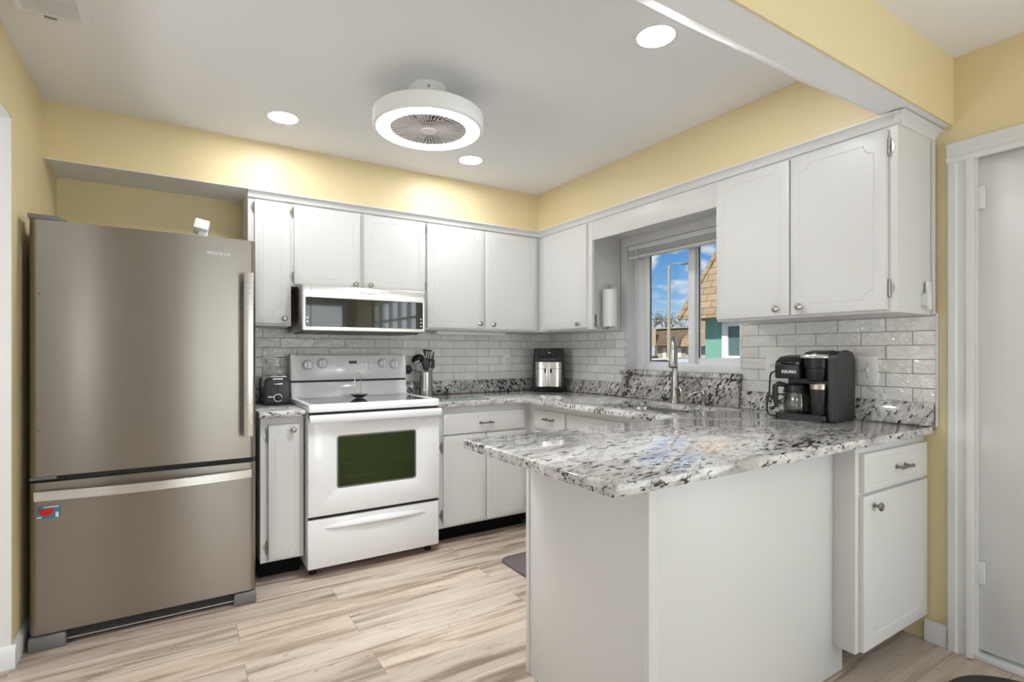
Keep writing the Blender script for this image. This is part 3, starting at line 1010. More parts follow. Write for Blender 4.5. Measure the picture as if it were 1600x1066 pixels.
for s in (X0+.002, X1-.062):
    h.box(s, s+.06, 2.950, 2.980, .848, .886, .006)
h.build('oven_handle', 'enamel', d)
MB().box(X0+.006, X1-.006, 2.995, 3.02, .8685, .900).build('vent_gap', 'gasket', t)
ct = slab(ccw(rounded(rect(X0-.001, X1+.001, 2.972, 3.56), .012)), [ccw(rounded(rect(X0+.035, X1-.035, 3.010, 3.500), .01))], .9005, .9435, .006)
ct.build('cooktop_frame', 'enamel', t)
gl = MB().box(X0+.034, X1-.034, 3.009, 3.501, .925, .9395)
glo = gl.build('glass_top', mat('ceran_glass', (.055, .055, .06), .06, Coat_Weight=.6), t)
b = MB().prism([(3.500, .9436), (3.560, .9436), (3.600, 1.035), (3.526, 1.035)], 'yz', X0+.006, X1-.006, .003)
b.build('backguard_base', 'enamel', t)
MB().box(X0+.010, X1-.010, 3.534, 3.60, 1.0352, 1.0475).build('backguard_gap', 'gasket', t)
bp = MB().prism([(3.520, 1.048), (3.620, 1.048), (3.620, 1.212), (3.548, 1.214), (3.538, 1.207)], 'yz', X0+.004, X1-.004, .004)
cp = bp.build('control_panel', 'enamel', t)
FCP = Matrix.Translation((0, 3.520, 1.048)) @ Matrix.Rotation(math.atan2(.018, .159), 4, 'X').inverted() @ face_back(0)
tilt = math.atan2(.018, .159)
FCP = Matrix.Translation((0, 3.520, 1.048)) @ Matrix.Rotation(-tilt, 4, 'X') @ face_back(0)
for x, z in ((.692, .098), (.782, .106), (1.178, .104), (1.262, .097)):
    kb = MB().lathe([(0, 0), (.032, 0), (.032, .003), (.027, .005), (.026, .020), (.024, .023), (0, .023)], n=32)
    ko = kb.build('control_knob', 'enamel', cp, mx=FCP @ Matrix.Translation((x, z, .0005)))
    MB().box(-.0055, .0055, -.024, .024, .022, .032, .003).build('knob_grip', 'enamel', ko, mx=FCP @ Matrix.Translation((x, z, .0005)))
    rg = MB()
    pts = [(x+.0335*math.cos(a), z+.0335*math.sin(a), .0013) for a in [math.radians(-60+12*i) for i in range(26)]]
    rg.tube(pts, .0012, 6)
    rg.build('dial_marking', 'greymark', cp, mx=FCP)
MB().box(.952, 1.004, .104, .124, -.002, .0008).build('clock_display', 'bluelcd', cp, mx=FCP)
for i in range(3):
    for x in (.878, .906, 1.028, 1.052):
        MB().box(x-.007, x+.007, .074+.018*i, .077+.018*i, -.001, .0006).build('button_marking', 'greymark', cp, mx=FCP)
for q in ((1.082, 1.085, .062, .132), (.838, .842, .088, .092), (.838, .842, .104, .108), (1.128, 1.132, .098, .104)):
    MB().box(*q, -.001, .0007).build('button_marking', 'greymark', cp, mx=FCP)
for x in (.625, 1.31):
    MB().cyl((x, 3.06, 0), (x, 3.06, .012), .020, n=20).cyl((x, 3.06, .012), (x, 3.06, .046), .010, n=12).build('foot', 'rubber', t)

# ladle rest standing on the cooktop
t = thing('ladle', 'small steel ladle standing upright on the glass cooktop', 'ladle', (.962, 3.33, .9397))
bw = [(.012, .001), (.022, .002), (.040, .012), (.056, .024), (.057, .0255), (.055, .0250), (.038, .015), (.012, .006), (0, .005)]
MB().lathe([(0, .0005)]+bw, (.962, 3.33, .9395), n=32).build('bowl', 'steelpolish', t)
w = MB()
w.tube([(.936, 3.35, .957), (.938, 3.35, 1.00), (.941, 3.35, 1.06), (.946, 3.35, 1.085), (.955, 3.35, 1.098), (.966, 3.35, 1.096), (.973, 3.35, 1.083), (.977, 3.35, 1.05), (.983, 3.35, .957)], .0024, 8)
w.tube([(.925, 3.35, 1.042), (.979, 3.35, 1.040)], .0022, 8)
w.build('wire_handle', 'steelpolish', t)

# ------------------------------------------------------------------ microwave
t = thing('microwave', 'low stainless steel microwave hood with a dark glass door above the range', 'microwave', (.975, 3.4, 1.352))
MB().box(.597, 1.355, 3.222, YB-.009, 1.352, 1.6205, .003).build('microwave_body', 'steel', t)
FM = face_back(3.222)
dm = slab(ccw(rounded(rect(.597, 1.355, 1.354, 1.6195), .010)), [ccw(rounded(rect(.618, 1.336, 1.378, 1.546), .004))], 0.0, .022, .004, mx=FM)
d = dm.build('microwave_door', 'steelbright', t)
MB().box(.612, 1.342, 3.204, 3.215, 1.372, 1.552).build('door_glass', mat('microwave_glass', (.012, .014, .013), .03, Coat_Weight=.5), d)
MB().box(.644, .6455, 3.1995, 3.2005, 1.356, 1.618).build('door_seam', 'gasket', d)
text('logo', 'Whirlpool', .022, 'darktext', d, FM @ Matrix.Translation((.976, 1.587, .0222)))
for x, zs in ((.627, (1.405, 1.428)), (1.325, (1.395, 1.418, 1.440))):
    for z in zs:
        MB().cyl((x, 3.2045, z), (x, 3.2035, z), .0048, n=14).build('touch_button', 'silvertext', d)
MB().box(.62, 1.33, 3.26, 3.60, 1.344, 1.3525).build('vent_filter', 'darkgrey', t)

# ------------------------------------------------------------------ sink and faucet
t = thing('kitchen_sink', 'stainless double-bowl undermount sink below the window', 'sink', (2.325, 2.11, .70))
def bowl(y0, y1, depth):
    k = MB()
    P0 = ccw(rounded(rect(2.140, 2.510, y0, y1), .07))
    bm = bmesh.new()
    rings = []
    for dd, z in ((-.012, .8815), (.002, .8815), (.004, .872), (.010, .882-depth+.03), (.022, .882-depth+.008), (.045, .882-depth)):
        rings.append([bm.verts.new((x, y, z)) for x, y in offs(P0, dd)])
    for A, B in zip(rings, rings[1:]):
        for i in range(len(A)):
            bm.faces.new((A[i], A[(i+1) % len(A)], B[(i+1) % len(B)], B[i]))
    bm.faces.new(rings[-1])
    return k.add(bm)
MB_ = bowl(2.05, 2.42, .20)
MB_.build('large_bowl', 'steelpolish', t)
bowl(1.81, 2.03, .16).build('small_bowl', 'steelpolish', t)
MB().lathe([(0, 0), (.045, 0), (.045, .003), (.030, .0035), (.028, .001), (0, .001)], (2.325, 2.235, .683)).build('drain', 'chrome', t)
t = thing('faucet', 'brushed nickel pull-down kitchen faucet in front of the granite panel', 'faucet', (2.575, 2.205, ZT))
MB().lathe([(0, 0), (.030, 0), (.030, .006), (.027, .010), (.0245, .06), (.0235, .12), (.019, .20), (.0165, .22), (0, .22)], (2.575, 2.205, ZT+.0003), n=28).build('faucet_body', 'nickel', t)
pts = []
for i in range(5):
    pts.append((2.575, 2.205, 1.12+.026*i))
for i in range(1, 13):
    a = PI*i/12*.93
    pts.append((2.575-.80*.074*(1-math.cos(a)), 2.205-.60*.074*(1-math.cos(a)), 1.228+.088*math.sin(a)))
MB().tube(pts, .0145, 18).build('spout', 'nickel', t)
e = Vector(pts[-1])
dn = (Vector(pts[-1])-Vector(pts[-2])).normalized()
q = [e+dn*s for s in (0, .02, .05, .08, .105, .112)]
MB().tube(q, .015, 20, radii=[.0152, .0175, .0215, .0245, .0270, .0255]).build('spray_head', 'nickel', t)
MB().cyl((2.575, 2.205, 1.005), (2.566, 2.160, 1.008), .0165, .0145, 18).ball((2.566, 2.158, 1.008), .0150).build('valve_hub', 'nickel', t)
MB().tube([(2.566, 2.158, 1.010), (2.560, 2.146, .992), (2.556, 2.136, .965), (2.553, 2.132, .935)], .008, 12, radii=[.010, .009, .0075, .0065]).build('lever', 'nickel', t)
t = thing('soap_dispenser', 'short nickel soap dispenser with a hooked spout beside the faucet', 'soap dispenser', (2.600, 2.015, ZT))
MB().lathe([(0, 0), (.022, 0), (.022, .005), (.014, .010), (.013, .055), (.0155, .060), (.0155, .085), (.012, .090), (0, .090)], (2.600, 2.015, ZT+.0003), n=24).build('dispenser_body', 'nickel', t)
MB().tube([(2.600, 2.015, .985), (2.585, 2.03, .993), (2.563, 2.05, .990), (2.545, 2.066, .975), (2.54, 2.07, .962)], .0075, 12).build('spout', 'nickel', t)

# ------------------------------------------------------------------ toaster
t = thing('toaster', 'black two-slot toaster with steel sides on the small worktop', 'toaster', (.495, 3.5, ZT))
MB().prism(rounded(rect(.428, .562, ZT+.010, 1.084), [.008, .008, .03, .03]), 'xz', 3.402, 3.610, .001).build('shell', 'steelpolish', t)
fp = MB().prism(rounded(rect(.424, .566, ZT+.004, 1.080), [.012, .012, .03, .03]), 'xz', 3.388, 3.4018, .003)
f = fp.build('front_panel', 'blackplastic', t)
MB().prism(rounded(rect(.424, .566, ZT+.004, 1.080), [.012, .012, .03, .03]), 'xz', 3.6102, 3.624, .003).build('rear_panel', 'blackplastic', t)
MB().prism(rounded(rect(.434, .556, ZT+.016, 1.058), [.008, .008, .02, .02]), 'xz', 3.3855, 3.3885, .001).build('front_plate', 'darkgrey', f)
MB().box(.4915, .4985, 3.3845, 3.3862, .985, 1.052).build('lever_slot', 'gasket', f)
MB().box(.472, .520, 3.366, 3.386, 1.036, 1.043, .002).build('lever', 'chrome', f)
MB().lathe([(0, 0), (.017, 0), (.016, .010), (.012, .012), (0, .012)], (.497, 3.3855, .957), '-y', 28).build('browning_dial', 'blackplastic', f)
k = MB().tube([(.497+.0215*math.cos(2*PI*i/32), 3.3848, .957+.0215*math.sin(2*PI*i/32)) for i in range(30)], .0022, 6)
k.build('dial_ring', 'silvertext', f)
MB().box(.443, .472, 3.3845, 3.3857, .962, .966).build('dial_marks', 'silvertext', f)
MB().box(.468, .524, 3.3865, 3.3882, 1.066, 1.071).build('nameplate', 'silvertext', f)
MB().box(.450, .474, 3.43, 3.585, 1.0830, 1.0845).box(.510, .534, 3.43, 3.585, 1.0830, 1.0845).build('bread_slots', 'gasket', t)
MB().box(.43, .56, 3.40, 3.61, ZT+.0004, ZT+.0098, .003).build('base', 'blackplastic', t)
MB().tube([(.568, 3.60, ZT+.03), (.573, 3.55, ZT+.0045), (.576, 3.45, ZT+.0045), (.572, 3.40, ZT+.0045), (.576, 3.36, ZT+.0045)], .003, 8).build('power_cord', 'blackplastic', t)

# ------------------------------------------------------------------ utensil holder and utensils
HX, HY = 1.497, 3.530
t = thing('utensil_holder', 'perforated stainless steel utensil holder right of the range', 'utensil holder', (HX, HY, ZT))
bm = bmesh.new()
n, mz, R, H = 72, 42, .048, .172
g = [[bm.verts.new((HX+R*math.cos(2*PI*i/n), HY+R*math.sin(2*PI*i/n), ZT+.0005+H*j/mz)) for i in range(n)] for j in range(mz+1)]
for j in range(mz):
    for i in range(n):
        if 4 <= j < mz-4 and j % 3 == 1 and i % 4 == 1:
            continue
        bm.faces.new((g[j][i], g[j][(i+1) % n], g[j+1][(i+1) % n], g[j+1][i]))
k = MB().add(bm)
k.tube([(HX+R*math.cos(2*PI*i/40), HY+R*math.sin(2*PI*i/40), ZT+H) for i in range(41)], .0022, 8)
k.cyl((HX, HY, ZT+.0003), (HX, HY, ZT+.004), R, n=48)
k.build('steel_can', 'steelpolish', t)
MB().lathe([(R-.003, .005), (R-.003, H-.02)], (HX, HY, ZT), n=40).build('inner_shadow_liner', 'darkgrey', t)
def utensil(name, label, base, top, m, head, r=.0055, hm=None):
    t = thing(name, label, name.replace('_', ' '), base, group=None)
    base, top = Vector(base), Vector(top)
    k_ = (ZT+H-base.z)/(top.z-base.z)
    rim = base+(top-base)*min(1, k_)
    off = Vector((rim.x-HX, rim.y-HY, 0))
    if off.length > .038:                       # handles bend over the rim, never through the can
        rim -= off*(1-.038/off.length)
    rim.z = min(rim.z, ZT+H+.004)
    P_ = [base, rim, top] if (top-rim).length > .006 else [base, top]
    MB().tube(P_, r, 10, flat=.6).build('handle', m, t)
    base = P_[-2]
    if head:
        hb = MB()
        z = (top-base).normalized()
        fwd = Vector((-.53, -.85, 0))
        y = (fwd-z*fwd.dot(z)).normalized()
        x = y.cross(z)
        mxh = Matrix(((x.x, y.x, z.x, top[0]), (x.y, y.y, z.y, top[1]), (x.z, y.z, z.z, top[2]), (0, 0, 0, 1)))
        head(hb, mxh)
        hb.build('head', hm or m, t)
    return t
XZ = Matrix(((1, 0, 0, 0), (0, 0, 1, 0), (0, 1, 0, 0), (0, 0, 0, 1)))
def turner(w=.07, h=.085, skew=.2):
    def f(hb, mx):
        sl = [ccw(rounded(rect(-w*.36+i*w*.24-w*.06, -w*.36+i*w*.24+w*.06, h*.22, h*.86), .003, 3)) for i in range(4)]
        o = [(-w*.34, 0), (w*.34, 0), (w*.5+skew*.1, h), (-w*.5+skew*.1, h*1.0)]
        slab(ccw(rounded(o, .008, 4)), sl, -.0015, .0015, .0006, mx=mx @ Matrix(((1, 0, 0, 0), (0, 0, -1, 0), (0, 1, 0, -.005), (0, 0, 0, 1))), mb=hb)
    return f
def spoon(w=.030, h=.045, d=.012):
    def f(hb, mx):
        hb.ball((0, 0, h*.9), 1.0, (w, d, h), mx=mx)
    return f
utensil('slotted_turner', 'black slotted turner, tallest in the utensil holder', (HX-.012, HY-.012, ZT+.010), (HX+.016, HY-.024, 1.170), 'blackplastic', turner(.068, .080, .24))
utensil('slotted_spatula', 'narrow pale grey slotted spatula leaning left in the holder', (HX+.018, HY+.010, ZT+.010), (HX-.043, HY-.014, 1.098), 'steelpolish', turner(.044, .085, 0), hm=mat('pale_nylon', (.50, .50, .49), .4))
utensil('serving_spoon', 'dark grey nylon spoon upright in the utensil holder', (HX+.004, HY-.01, ZT+.010), (HX-.010, HY-.020, 1.098), 'darkgrey', spoon(.026, .048, .011))
utensil('ladle', 'black ladle with its round head over the left rim of the holder', (HX+.020, HY+.015, ZT+.010), (HX-.030, HY+.050, 1.150), 'blackplastic', spoon(.046, .034, .026))
utensil('pasta_server', 'black pasta server leaning out left towards the range', (HX+.022, HY+.0, ZT+.010), (HX-.100, HY+.020, 1.100), 'blackplastic', spoon(.032, .028, .022))
utensil('silver_tongs', 'slim steel tongs standing at the front of the holder', (HX+.004, HY-.024, ZT+.010), (HX+.020, HY-.034, 1.165), 'steelpolish', None, r=.008)
def cross(hb, mx):
    hb.box(-.013, .013, -.007, .007, -.005, .060, .004, mx=mx @ Matrix.Rotation(math.radians(24), 4, 'Y'))
    hb.box(-.009, .009, -.006, .006, -.004, .052, .004, mx=mx @ Matrix.Rotation(math.radians(96), 4, 'Y'))
utensil('can_opener', 'dark grey can opener with two grips sticking out right of the holder', (HX-.012, HY+.005, ZT+.010), (HX+.052, HY-.008, 1.118), 'darkgrey', cross, r=.007)

tag(MB().prism(ccw(rounded(rect(1.400, 1.760, 3.050, 3.330), .02)), 'xy', ZT+.0004, ZT+.0075, .001).build('cutting_board', 'board'), 'thin green-grey glass cutting board on the worktop right of the range', 'cutting board')

# ------------------------------------------------------------------ air fryer in the corner
ang = math.atan2(-.161, .191)
t = thing('air_fryer', 'black air fryer with a steel basket front in the back corner', 'air fryer', (2.368, 3.456, ZT), ang)
BWD, BD, BH = .262, .195, .346
body = MB()
bm = bmesh.new()
rings = []
for z, ins, fr_ in ((0.0004, .012, .012), (.012, .002, .004), (.05, 0, 0), (.22, .004, .004), (BH-.012, .010, .006), (BH-.002, .014, .010), (BH, .022, .018)):
    P = ccw(rounded([(ins, fr_), (BWD-ins, fr_), (BWD-ins-.01, BD-ins), (ins+.01, BD-ins)], [.022, .022, .04, .04], 6))
    rings.append([bm.verts.new((x, y, z)) for x, y in P])
for A, B in zip(rings, rings[1:]):
    for i in range(len(A)):
        bm.faces.new((A[i], A[(i+1) % len(A)], B[(i+1) % len(B)], B[i]))
bm.faces.new(rings[0][::-1]); bm.faces.new(rings[-1])
body.add(bm)
bo = body.build('housing', 'blackplastic', t, world=False)
FA = Matrix(((1, 0, 0, 0), (0, 0, -1, 0), (0, 1, 0, 0), (0, 0, 0, 1)))
MB().prism([(.020, .325), (BWD-.020, .325), (BWD-.058, .268), (.058, .268)][::-1], 'xy', .004, .0075, .001, mx=FA @ Matrix.Translation((0, 0, -.009))).build('control_panel', 'blackgloss', t, world=False)
k = MB()
for i in range(6):
    k.box(.075+.021*i, .083+.021*i, .258, .2605, 0.0, .0022)
k.build('touch_marks', 'greymark', t, world=False, mx=FA)
bf = []
for i in range(17):
    u = i/16
    bf.append((.030+(BWD-.060)*u, -.026*math.sin(PI*u)**.5 if 0 < u < 1 else 0))
bk = MB().prism(bf+[(BWD-.030, .006), (.030, .006)], 'xy', .044, .236, .002)
b = bk.build('basket_front', 'steelbright', t, world=False)
MB().prism([(x, y-.0008) for x, y in bf]+[(BWD-.030, .004), (.030, .004)], 'xy', .184, .187).build('basket_seam', 'gasket', b, world=False)
MB().box(BWD/2-.030, BWD/2+.030, -.029, -.018, .150, .186, .006).build('grip_recess', 'gasket', b, world=False)
MB().box(BWD/2-.017, BWD/2+.017, -.058, -.022, .046, .190, .006).build('basket_handle', 'steelbright', b, world=False)

# ------------------------------------------------------------------ coffee maker
ang = math.atan2(-.99, .131)
t = thing('coffee_maker', 'black two-way coffee maker with carafe on the worktop by the wall end', 'coffee maker', (2.378, 1.447, ZT), ang)
MB().prism(ccw(rounded(rect(0.0, .222, -.004, .225), [.02, .02, .01, .01])), 'xy', .0004, .030, .005).build('base_tray', 'blackplastic', t, world=False)
MB().prism(ccw(rounded(rect(.004, .222, .145, .232), [.004, .004, .03, .03])), 'xy', .0302, .285, .004).build('back_body', 'blackplastic', t, world=False)
side = [(.018, .0005), (.240, .0005), (.240, .285), (.205, .312), (.14, .322), (.06, .318), (.028, .305), (.016, .285)]
MB().prism(rounded(ccw(side), [.006, .006, .02, .03, .03, .03, .012, .008], 4), 'yz', .2225, .262, .006).build('side_tower', mat('coffee_side_plastic', (.017, .017, .018), .42), t, world=False)
hd = [(.004, .190), (.150, .190), (.150, .300), (.060, .292), (.012, .272), (.002, .255)]
hb = MB().prism(ccw(hd), 'yz', .000, .112, .007).build('brew_head', 'blackplastic', t, world=False)
text('logo', 'KEURIG', .019, 'whitetext', hb, Matrix(((1, 0, 0, 0), (0, 0, -1, 0), (0, 1, 0, 0), (0, 0, 0, 1))) @ Matrix.Translation((.066, .222, -.0012)), extrude=.0014, bold=True, world=False)
MB().box(.030, .092, -.003, .010, .2605, .2680, .002).build('lid_grip', 'blackgloss', hb, world=False)
top = [(.05, .286), (.225, .290), (.225, .312), (.16, .322), (.08, .314), (.05, .300)]
MB().prism(ccw(top), 'yz', .106, .2222, .006).build('top_deck', 'blackplastic', t, world=False)
MB().lathe([(0, .182), (.040, .182), (.046, .186), (.053, .215), (.055, .240), (.058, .243), (.060, .268), (.060, .284), (0, .284)], (.168, .062, 0), n=40).build('pod_holder', 'blackplastic', t, world=False)
MB().lathe([(0, .2842), (.064, .2842), (.069, .288), (.069, .294), (.064, .302), (.052, .305), (0, .305)], (.168, .056, 0), n=40).build('pod_lid', mat('lid_silver', (.55, .55, .55), .3, .8), t, world=False)
MB().lathe([(0, .3052), (.050, .3052), (.046, .312), (.02, .318), (0, .319)], (.168, .064, 0), n=40).build('lid_top', 'blackplastic', t, world=False)
k = MB()
for i in range(3):
    for j in range(2):
        k.cyl((.236+.012*j, .075+.02*i, .3185), (.236+.012*j, .075+.02*i, .3215), .0035, n=10)
k.build('brew_buttons', 'silvertext', t, world=False)
cf = thing('carafe', 'glass coffee carafe with a black handle in the coffee maker', 'carafe', (0, 0, 0))
cf.location = t.location + Matrix.Rotation(ang, 3, 'Z') @ Vector((.070, .078, .0305))
cf.rotation_euler = (0, 0, ang)
MB().lathe([(0, 0), (.050, 0), (.055, .006), (.057, .03), (.056, .085), (.050, .108), (.0485, .106), (.0535, .085), (.0545, .03), (.052, .008), (0, .003)], n=40).build('glass_body', 'carafe', cf, world=False)
MB().lathe([(.0515, .1005), (.0545, .102), (.054, .126), (.048, .134), (0, .136)], n=40).build('carafe_lid', 'blackplastic', cf, world=False)
MB().tube([(-.040, -.030, .128), (-.062, -.046, .132), (-.075, -.056, .122), (-.076, -.056, .090), (-.073, -.054, .050), (-.070, -.052, .022)], .009, 12, radii=[.010, .012, .0135, .0125, .0115, .009]).build('carafe_handle', 'blackplastic', cf, world=False)
MB().lathe([(.0562, .094), (.0580, .094), (.0580, .101), (.0540, .101)], n=40).build('carafe_band', 'blackplastic', cf, world=False)
tb = thing('tumbler', 'black travel tumbler with a steel rim on the coffee maker tray', 'tumbler', (0, 0, 0))
tb.location = t.location + Matrix.Rotation(ang, 3, 'Z') @ Vector((.180, .040, .0305))
MB().lathe([(0, 0), (.026, 0), (.0275, .002), (.0365, .115), (.0365, .116), (0, .116)], n=36).build('tumbler_body', mat('tumbler_black', (.022, .022, .024), .45), tb, world=False)
MB().lathe([(.0367, .1162), (.0385, .138), (.0372, .138), (.034, .117)], n=36).build('steel_rim', mat('rim_steel', (.70, .62, .54), .3, 1.0), tb, world=False)
# cord from the coffee maker to the outlet behind it
cpt = [(2.640, 1.60, 1.128), (2.60, 1.60, 1.115), (2.55, 1.575, 1.07), (2.52, 1.560, 1.02), (2.49, 1.553, .96), (2.47, 1.535, .925), (2.455, 1.50, .9185), (2.47, 1.478, .9185)]
def smooth(P, n=6):
    P = [Vector(p) for p in P]
    out = []
    for i in range(len(P)-1):
        p0, p1, p2, p3 = P[max(i-1, 0)], P[i], P[i+1], P[min(i+2, len(P)-1)]
        for k in range(n):
            u = k/n
            out.append(.5*((2*p1)+(p2-p0)*u+(2*p0-5*p1+4*p2-p3)*u*u+(3*p1-p0-3*p2+p3)*u**3))
    out.append(P[-1])
    return out
tag(MB().tube(smooth(cpt), .0042, 10).build('power_cord', 'blackplastic'), 'black power cord hanging from the outlet to the coffee maker', 'cord')

# ------------------------------------------------------------------ outlets and switches
def outlet(F, u, v, label, plug=False, toggle=False, w=.074, h=.122):
    name = 'light_switch' if toggle else 'wall_outlet'
    c = F @ Vector((u, v-h/2, 0))
    t = thing(name, label, 'light switch' if toggle else 'outlet', c)
    T = F @ Matrix.Translation((u, v, 0))
    MB().prism(ccw(rounded(rect(-w/2, w/2, -h/2, h/2), .006)), 'xy', .0003, .006, .002, mx=T).build('cover_plate', 'outlet', t)
    if toggle:
        MB().box(-.006, .006, -.013, .013, .0055, .0075, mx=T).box(-.004, .004, -.002, .010, .007, .018, .0015, mx=T).build('toggle', 'outlet', t)
        MB().cyl((0, .030, .0055), (0, .030, .0072), .003, n=10, mx=T).cyl((0, -.030, .0055), (0, -.030, .0072), .003, n=10, mx=T).build('screws', 'hinge', t)
    else:
        for s in (-1, 1):
            rc = MB().prism(ccw(rounded(rect(-.017, .017, s*.021-.014, s*.021+.014), .009)), 'xy', .0055, .0078, .0006, mx=T).build('receptacle', 'outlet', t)
            k = MB()
            k.box(-.0085, -.006, s*.021-.003, s*.021+.006, .0075, .0082, mx=T).box(.006, .0085, s*.021-.003, s*.021+.006, .0075, .0082, mx=T)
            k.cyl((0, s*.021-.008, .0075), (0, s*.021-.008, .0082), .0025, n=10, mx=T)
            k.build('slots', 'slot', rc)
    return t, T
FTB, FTR = face_back(YB-.0085), face_right(XW-.0085)
o, T = outlet(FTB, .485, 1.150, 'white outlet with a plug on the tiles above the toaster')
ad = thing('plug', 'white plug with a thin cord in the outlet above the toaster', 'plug', T @ Vector((.0, .02, .008)))
MB().box(-.018, .016, .006, .034, .0084, .034, .004, mx=T).build('plug_body', 'plastic_white', ad)
MB().tube(smooth([T @ Vector(p) for p in ((.010, .010, .026), (.004, -.010, .030), (-.018, -.040, .022), (-.030, -.075, .010), (-.032, -.115, .006))]), .0020, 8).build('cord', 'plastic_white', ad)
outlet(FTB, 2.258, 1.150, 'white outlet on the back-wall tiles left of the air fryer')
outlet(FTR, -1.645, 1.138, 'white outlet on the window-wall tiles left of the coffee maker')
outlet(FTR, -1.184, 1.141, 'white switch plate on the tiles right of the coffee maker', toggle=True, w=.084, h=.134)
FE = face_back(.9368)
t = thing('wall_sensor', 'small white sensor stuck on the end of the wall cabinet above the coffee maker', 'sensor', (2.625, .93, 1.40))
MB().prism(ccw(rounded(rect(2.615, 2.668, 1.405, 1.520), .004)), 'xy', .0003, .006, .0015, mx=FE).build('mounting_plate', 'outlet', t)
MB().prism(ccw(rounded(rect(2.580, 2.622, 1.412, 1.470), .01)), 'xy', .0003, .022, .005, mx=FE).build('sensor_body', 'plastic_white', t)
MB().box(2.600, 2.622, 1.470, 1.518, .0062, .016, .004, mx=FE).build('sensor_tab', 'plastic_white', t)
k = MB()
for i, (a, b) in enumerate(((.641, .660), (.645, .656), (.640, .660), (.646, .652), (.642, .658))):
    k.box(2+a, 2+b, 1.508-.011*i, 1.511-.011*i, .0058, .0066, mx=FE)
k.build('dark_print', 'greymark', t)

# ------------------------------------------------------------------ paper towels
PX, PY = 2.530, 2.738
t = thing('paper_towel_holder', 'nickel paper towel holder screwed to the cabinet side by the window', 'paper towel holder', (2.46, 2.798, 1.40))
pl = ccw(rounded(rect(2.432, 2.462, 1.412, 1.492), .0145))
MB().prism(pl, 'xz', 2.794, 2.7997, .001).build('wall_plate', 'nickel', t)
MB().tube(smooth([(2.447, 2.795, 1.440), (2.447, 2.780, 1.415), (2.452, 2.764, 1.397), (2.475, 2.750, 1.389), (2.505, 2.742, 1.391), (PX, PY, 1.402)]), .0055, 12, flat=.7).build('arm', 'nickel', t)
MB().cyl((PX, PY, 1.398), (PX, PY, 1.678), .006, n=16).lathe([(0, 0), (.010, 0), (.0125, .006), (.0125, .020), (.015, .024), (.015, .032), (0, .034)], (PX, PY, 1.672), n=20).build('rod', 'nickel', t)
MB().lathe([(0, 0), (.022, 0), (.022, .004), (0, .005)], (PX, PY, 1.401), n=24).build('support_disc', 'nickel', t)
t = thing('paper_towel_roll', 'white roll of paper towels on the holder beside the window', 'paper towels', (PX, PY, 1.406))
MB().lathe([(.019, 0), (.0495, 0), (.050, .002), (.050, .253), (.0495, .255), (.019, .255), (.019, 0)], (PX, PY, 1.4065), n=40).build('paper', 'paper', t)
MB().lathe([(.0185, .001), (.0185, .254), (.017, .254), (.017, .001), (.0185, .001)], (PX, PY, 1.4065), n=28).build('cardboard_core', mat('cardboard', (.38, .28, .18), .8), t)

tag(MB().box(1.560, 2.140, 3.48, 3.54, 1.357, 1.3835, .004).build('under_cabinet_light', 'plastic_white'), 'slim white light bar under the corner wall cabinet', 'light bar')

# ------------------------------------------------------------------ ceiling fixtures
CX, CY = 1.000, 2.325
t = thing('fan_light', 'round white enclosed ceiling fan with a glowing light ring', 'ceiling fan', (CX, CY, 2.27))
MB().lathe([(.045, .2083), (.084, .2083), (.089, .200), (.089, .125), (.060, .112), (.045, .075)], (CX, CY, 2.27), n=40).build('canopy', 'plastic_white', t)
MB().lathe([(.20, .080), (.252, .080), (.258, .074), (.258, .012), (.252, .006), (.243, .006), (.243, .010), (.176, .012), (.176, .05), (.19, .072), (.20, .080)], (CX, CY, 2.27), n=72).build('drum_housing', 'plastic_white', t)
MB().lathe([(.178, .0095), (.182, .004), (.190, .0015), (.232, .0015), (.240, .004), (.2425, .009)], (CX, CY, 2.27), n=72).build('light_ring', 'ring', t)
k = MB()
k.lathe([(.0, .075), (.20, .075), (.20, .0765), (0, .0765)], (CX, CY, 2.27), n=48)
k.build('housing_top', 'greyplastic', t)
k = MB()
for i in range(54):
    a = 2*PI*i/54
    c_, s_ = math.cos(a), math.sin(a)
    c2, s2 = math.cos(a+.10), math.sin(a+.10)
    k.tube([(CX+.036*c_, CY+.036*s_, 2.279), (CX+.174*c2, CY+.174*s2, 2.281)], .0023, 5)
for r_ in (.075, .115, .150):
    k.tube([(CX+r_*math.cos(2*PI*i/48), CY+r_*math.sin(2*PI*i/48), 2.2835) for i in range(49)], .0016, 6)
k.build('safety_grille', mat('grille_rose_white', (.80, .74, .72), .45), t)
MB().lathe([(0, .0), (.034, .0), (.038, .004), (.038, .016), (0, .018)], (CX, CY, 2.270), n=36).build('hub_cap', 'plastic_white', t)
for i in range(5):
    a = 2*PI*i/5+.3
    mxb = Matrix.Translation((CX, CY, 2.312)) @ Matrix.Rotation(a, 4, 'Z') @ Matrix.Rotation(math.radians(24), 4, 'X')
    MB().prism(ccw(rounded([(.030, -.018), (.165, -.045), (.168, .040), (.030, .018)], .012)), 'xy', -.0012, .0012, mx=mxb).build('fan_blade', 'plastic_white', t)
MB().cyl((CX, CY, 2.289), (CX, CY, 2.344), .034, n=32).build('motor', 'greyplastic', t)
MB().cyl((CX-.0345, CY-.0815, 2.445), (CX-.0362, CY-.0855, 2.445), .006, n=12).build('canopy_screw', 'hinge', t)
t.location, t.scale = (.968, 2.25, 2.2365), (.967, .967, .967)
fl = bpy.data.lights.new('fan_light_lamp', 'AREA')       # the downward light of the ring
fl.shape, fl.size, fl.energy, fl.color, fl.spread = 'DISK', .44, FAN_W, (.95, .985, 1.0), math.radians(95)
flo = bpy.data.objects.new('fan_light_lamp', fl)
COL.objects.link(flo)
flo.location = (.968, 2.25, 2.230)
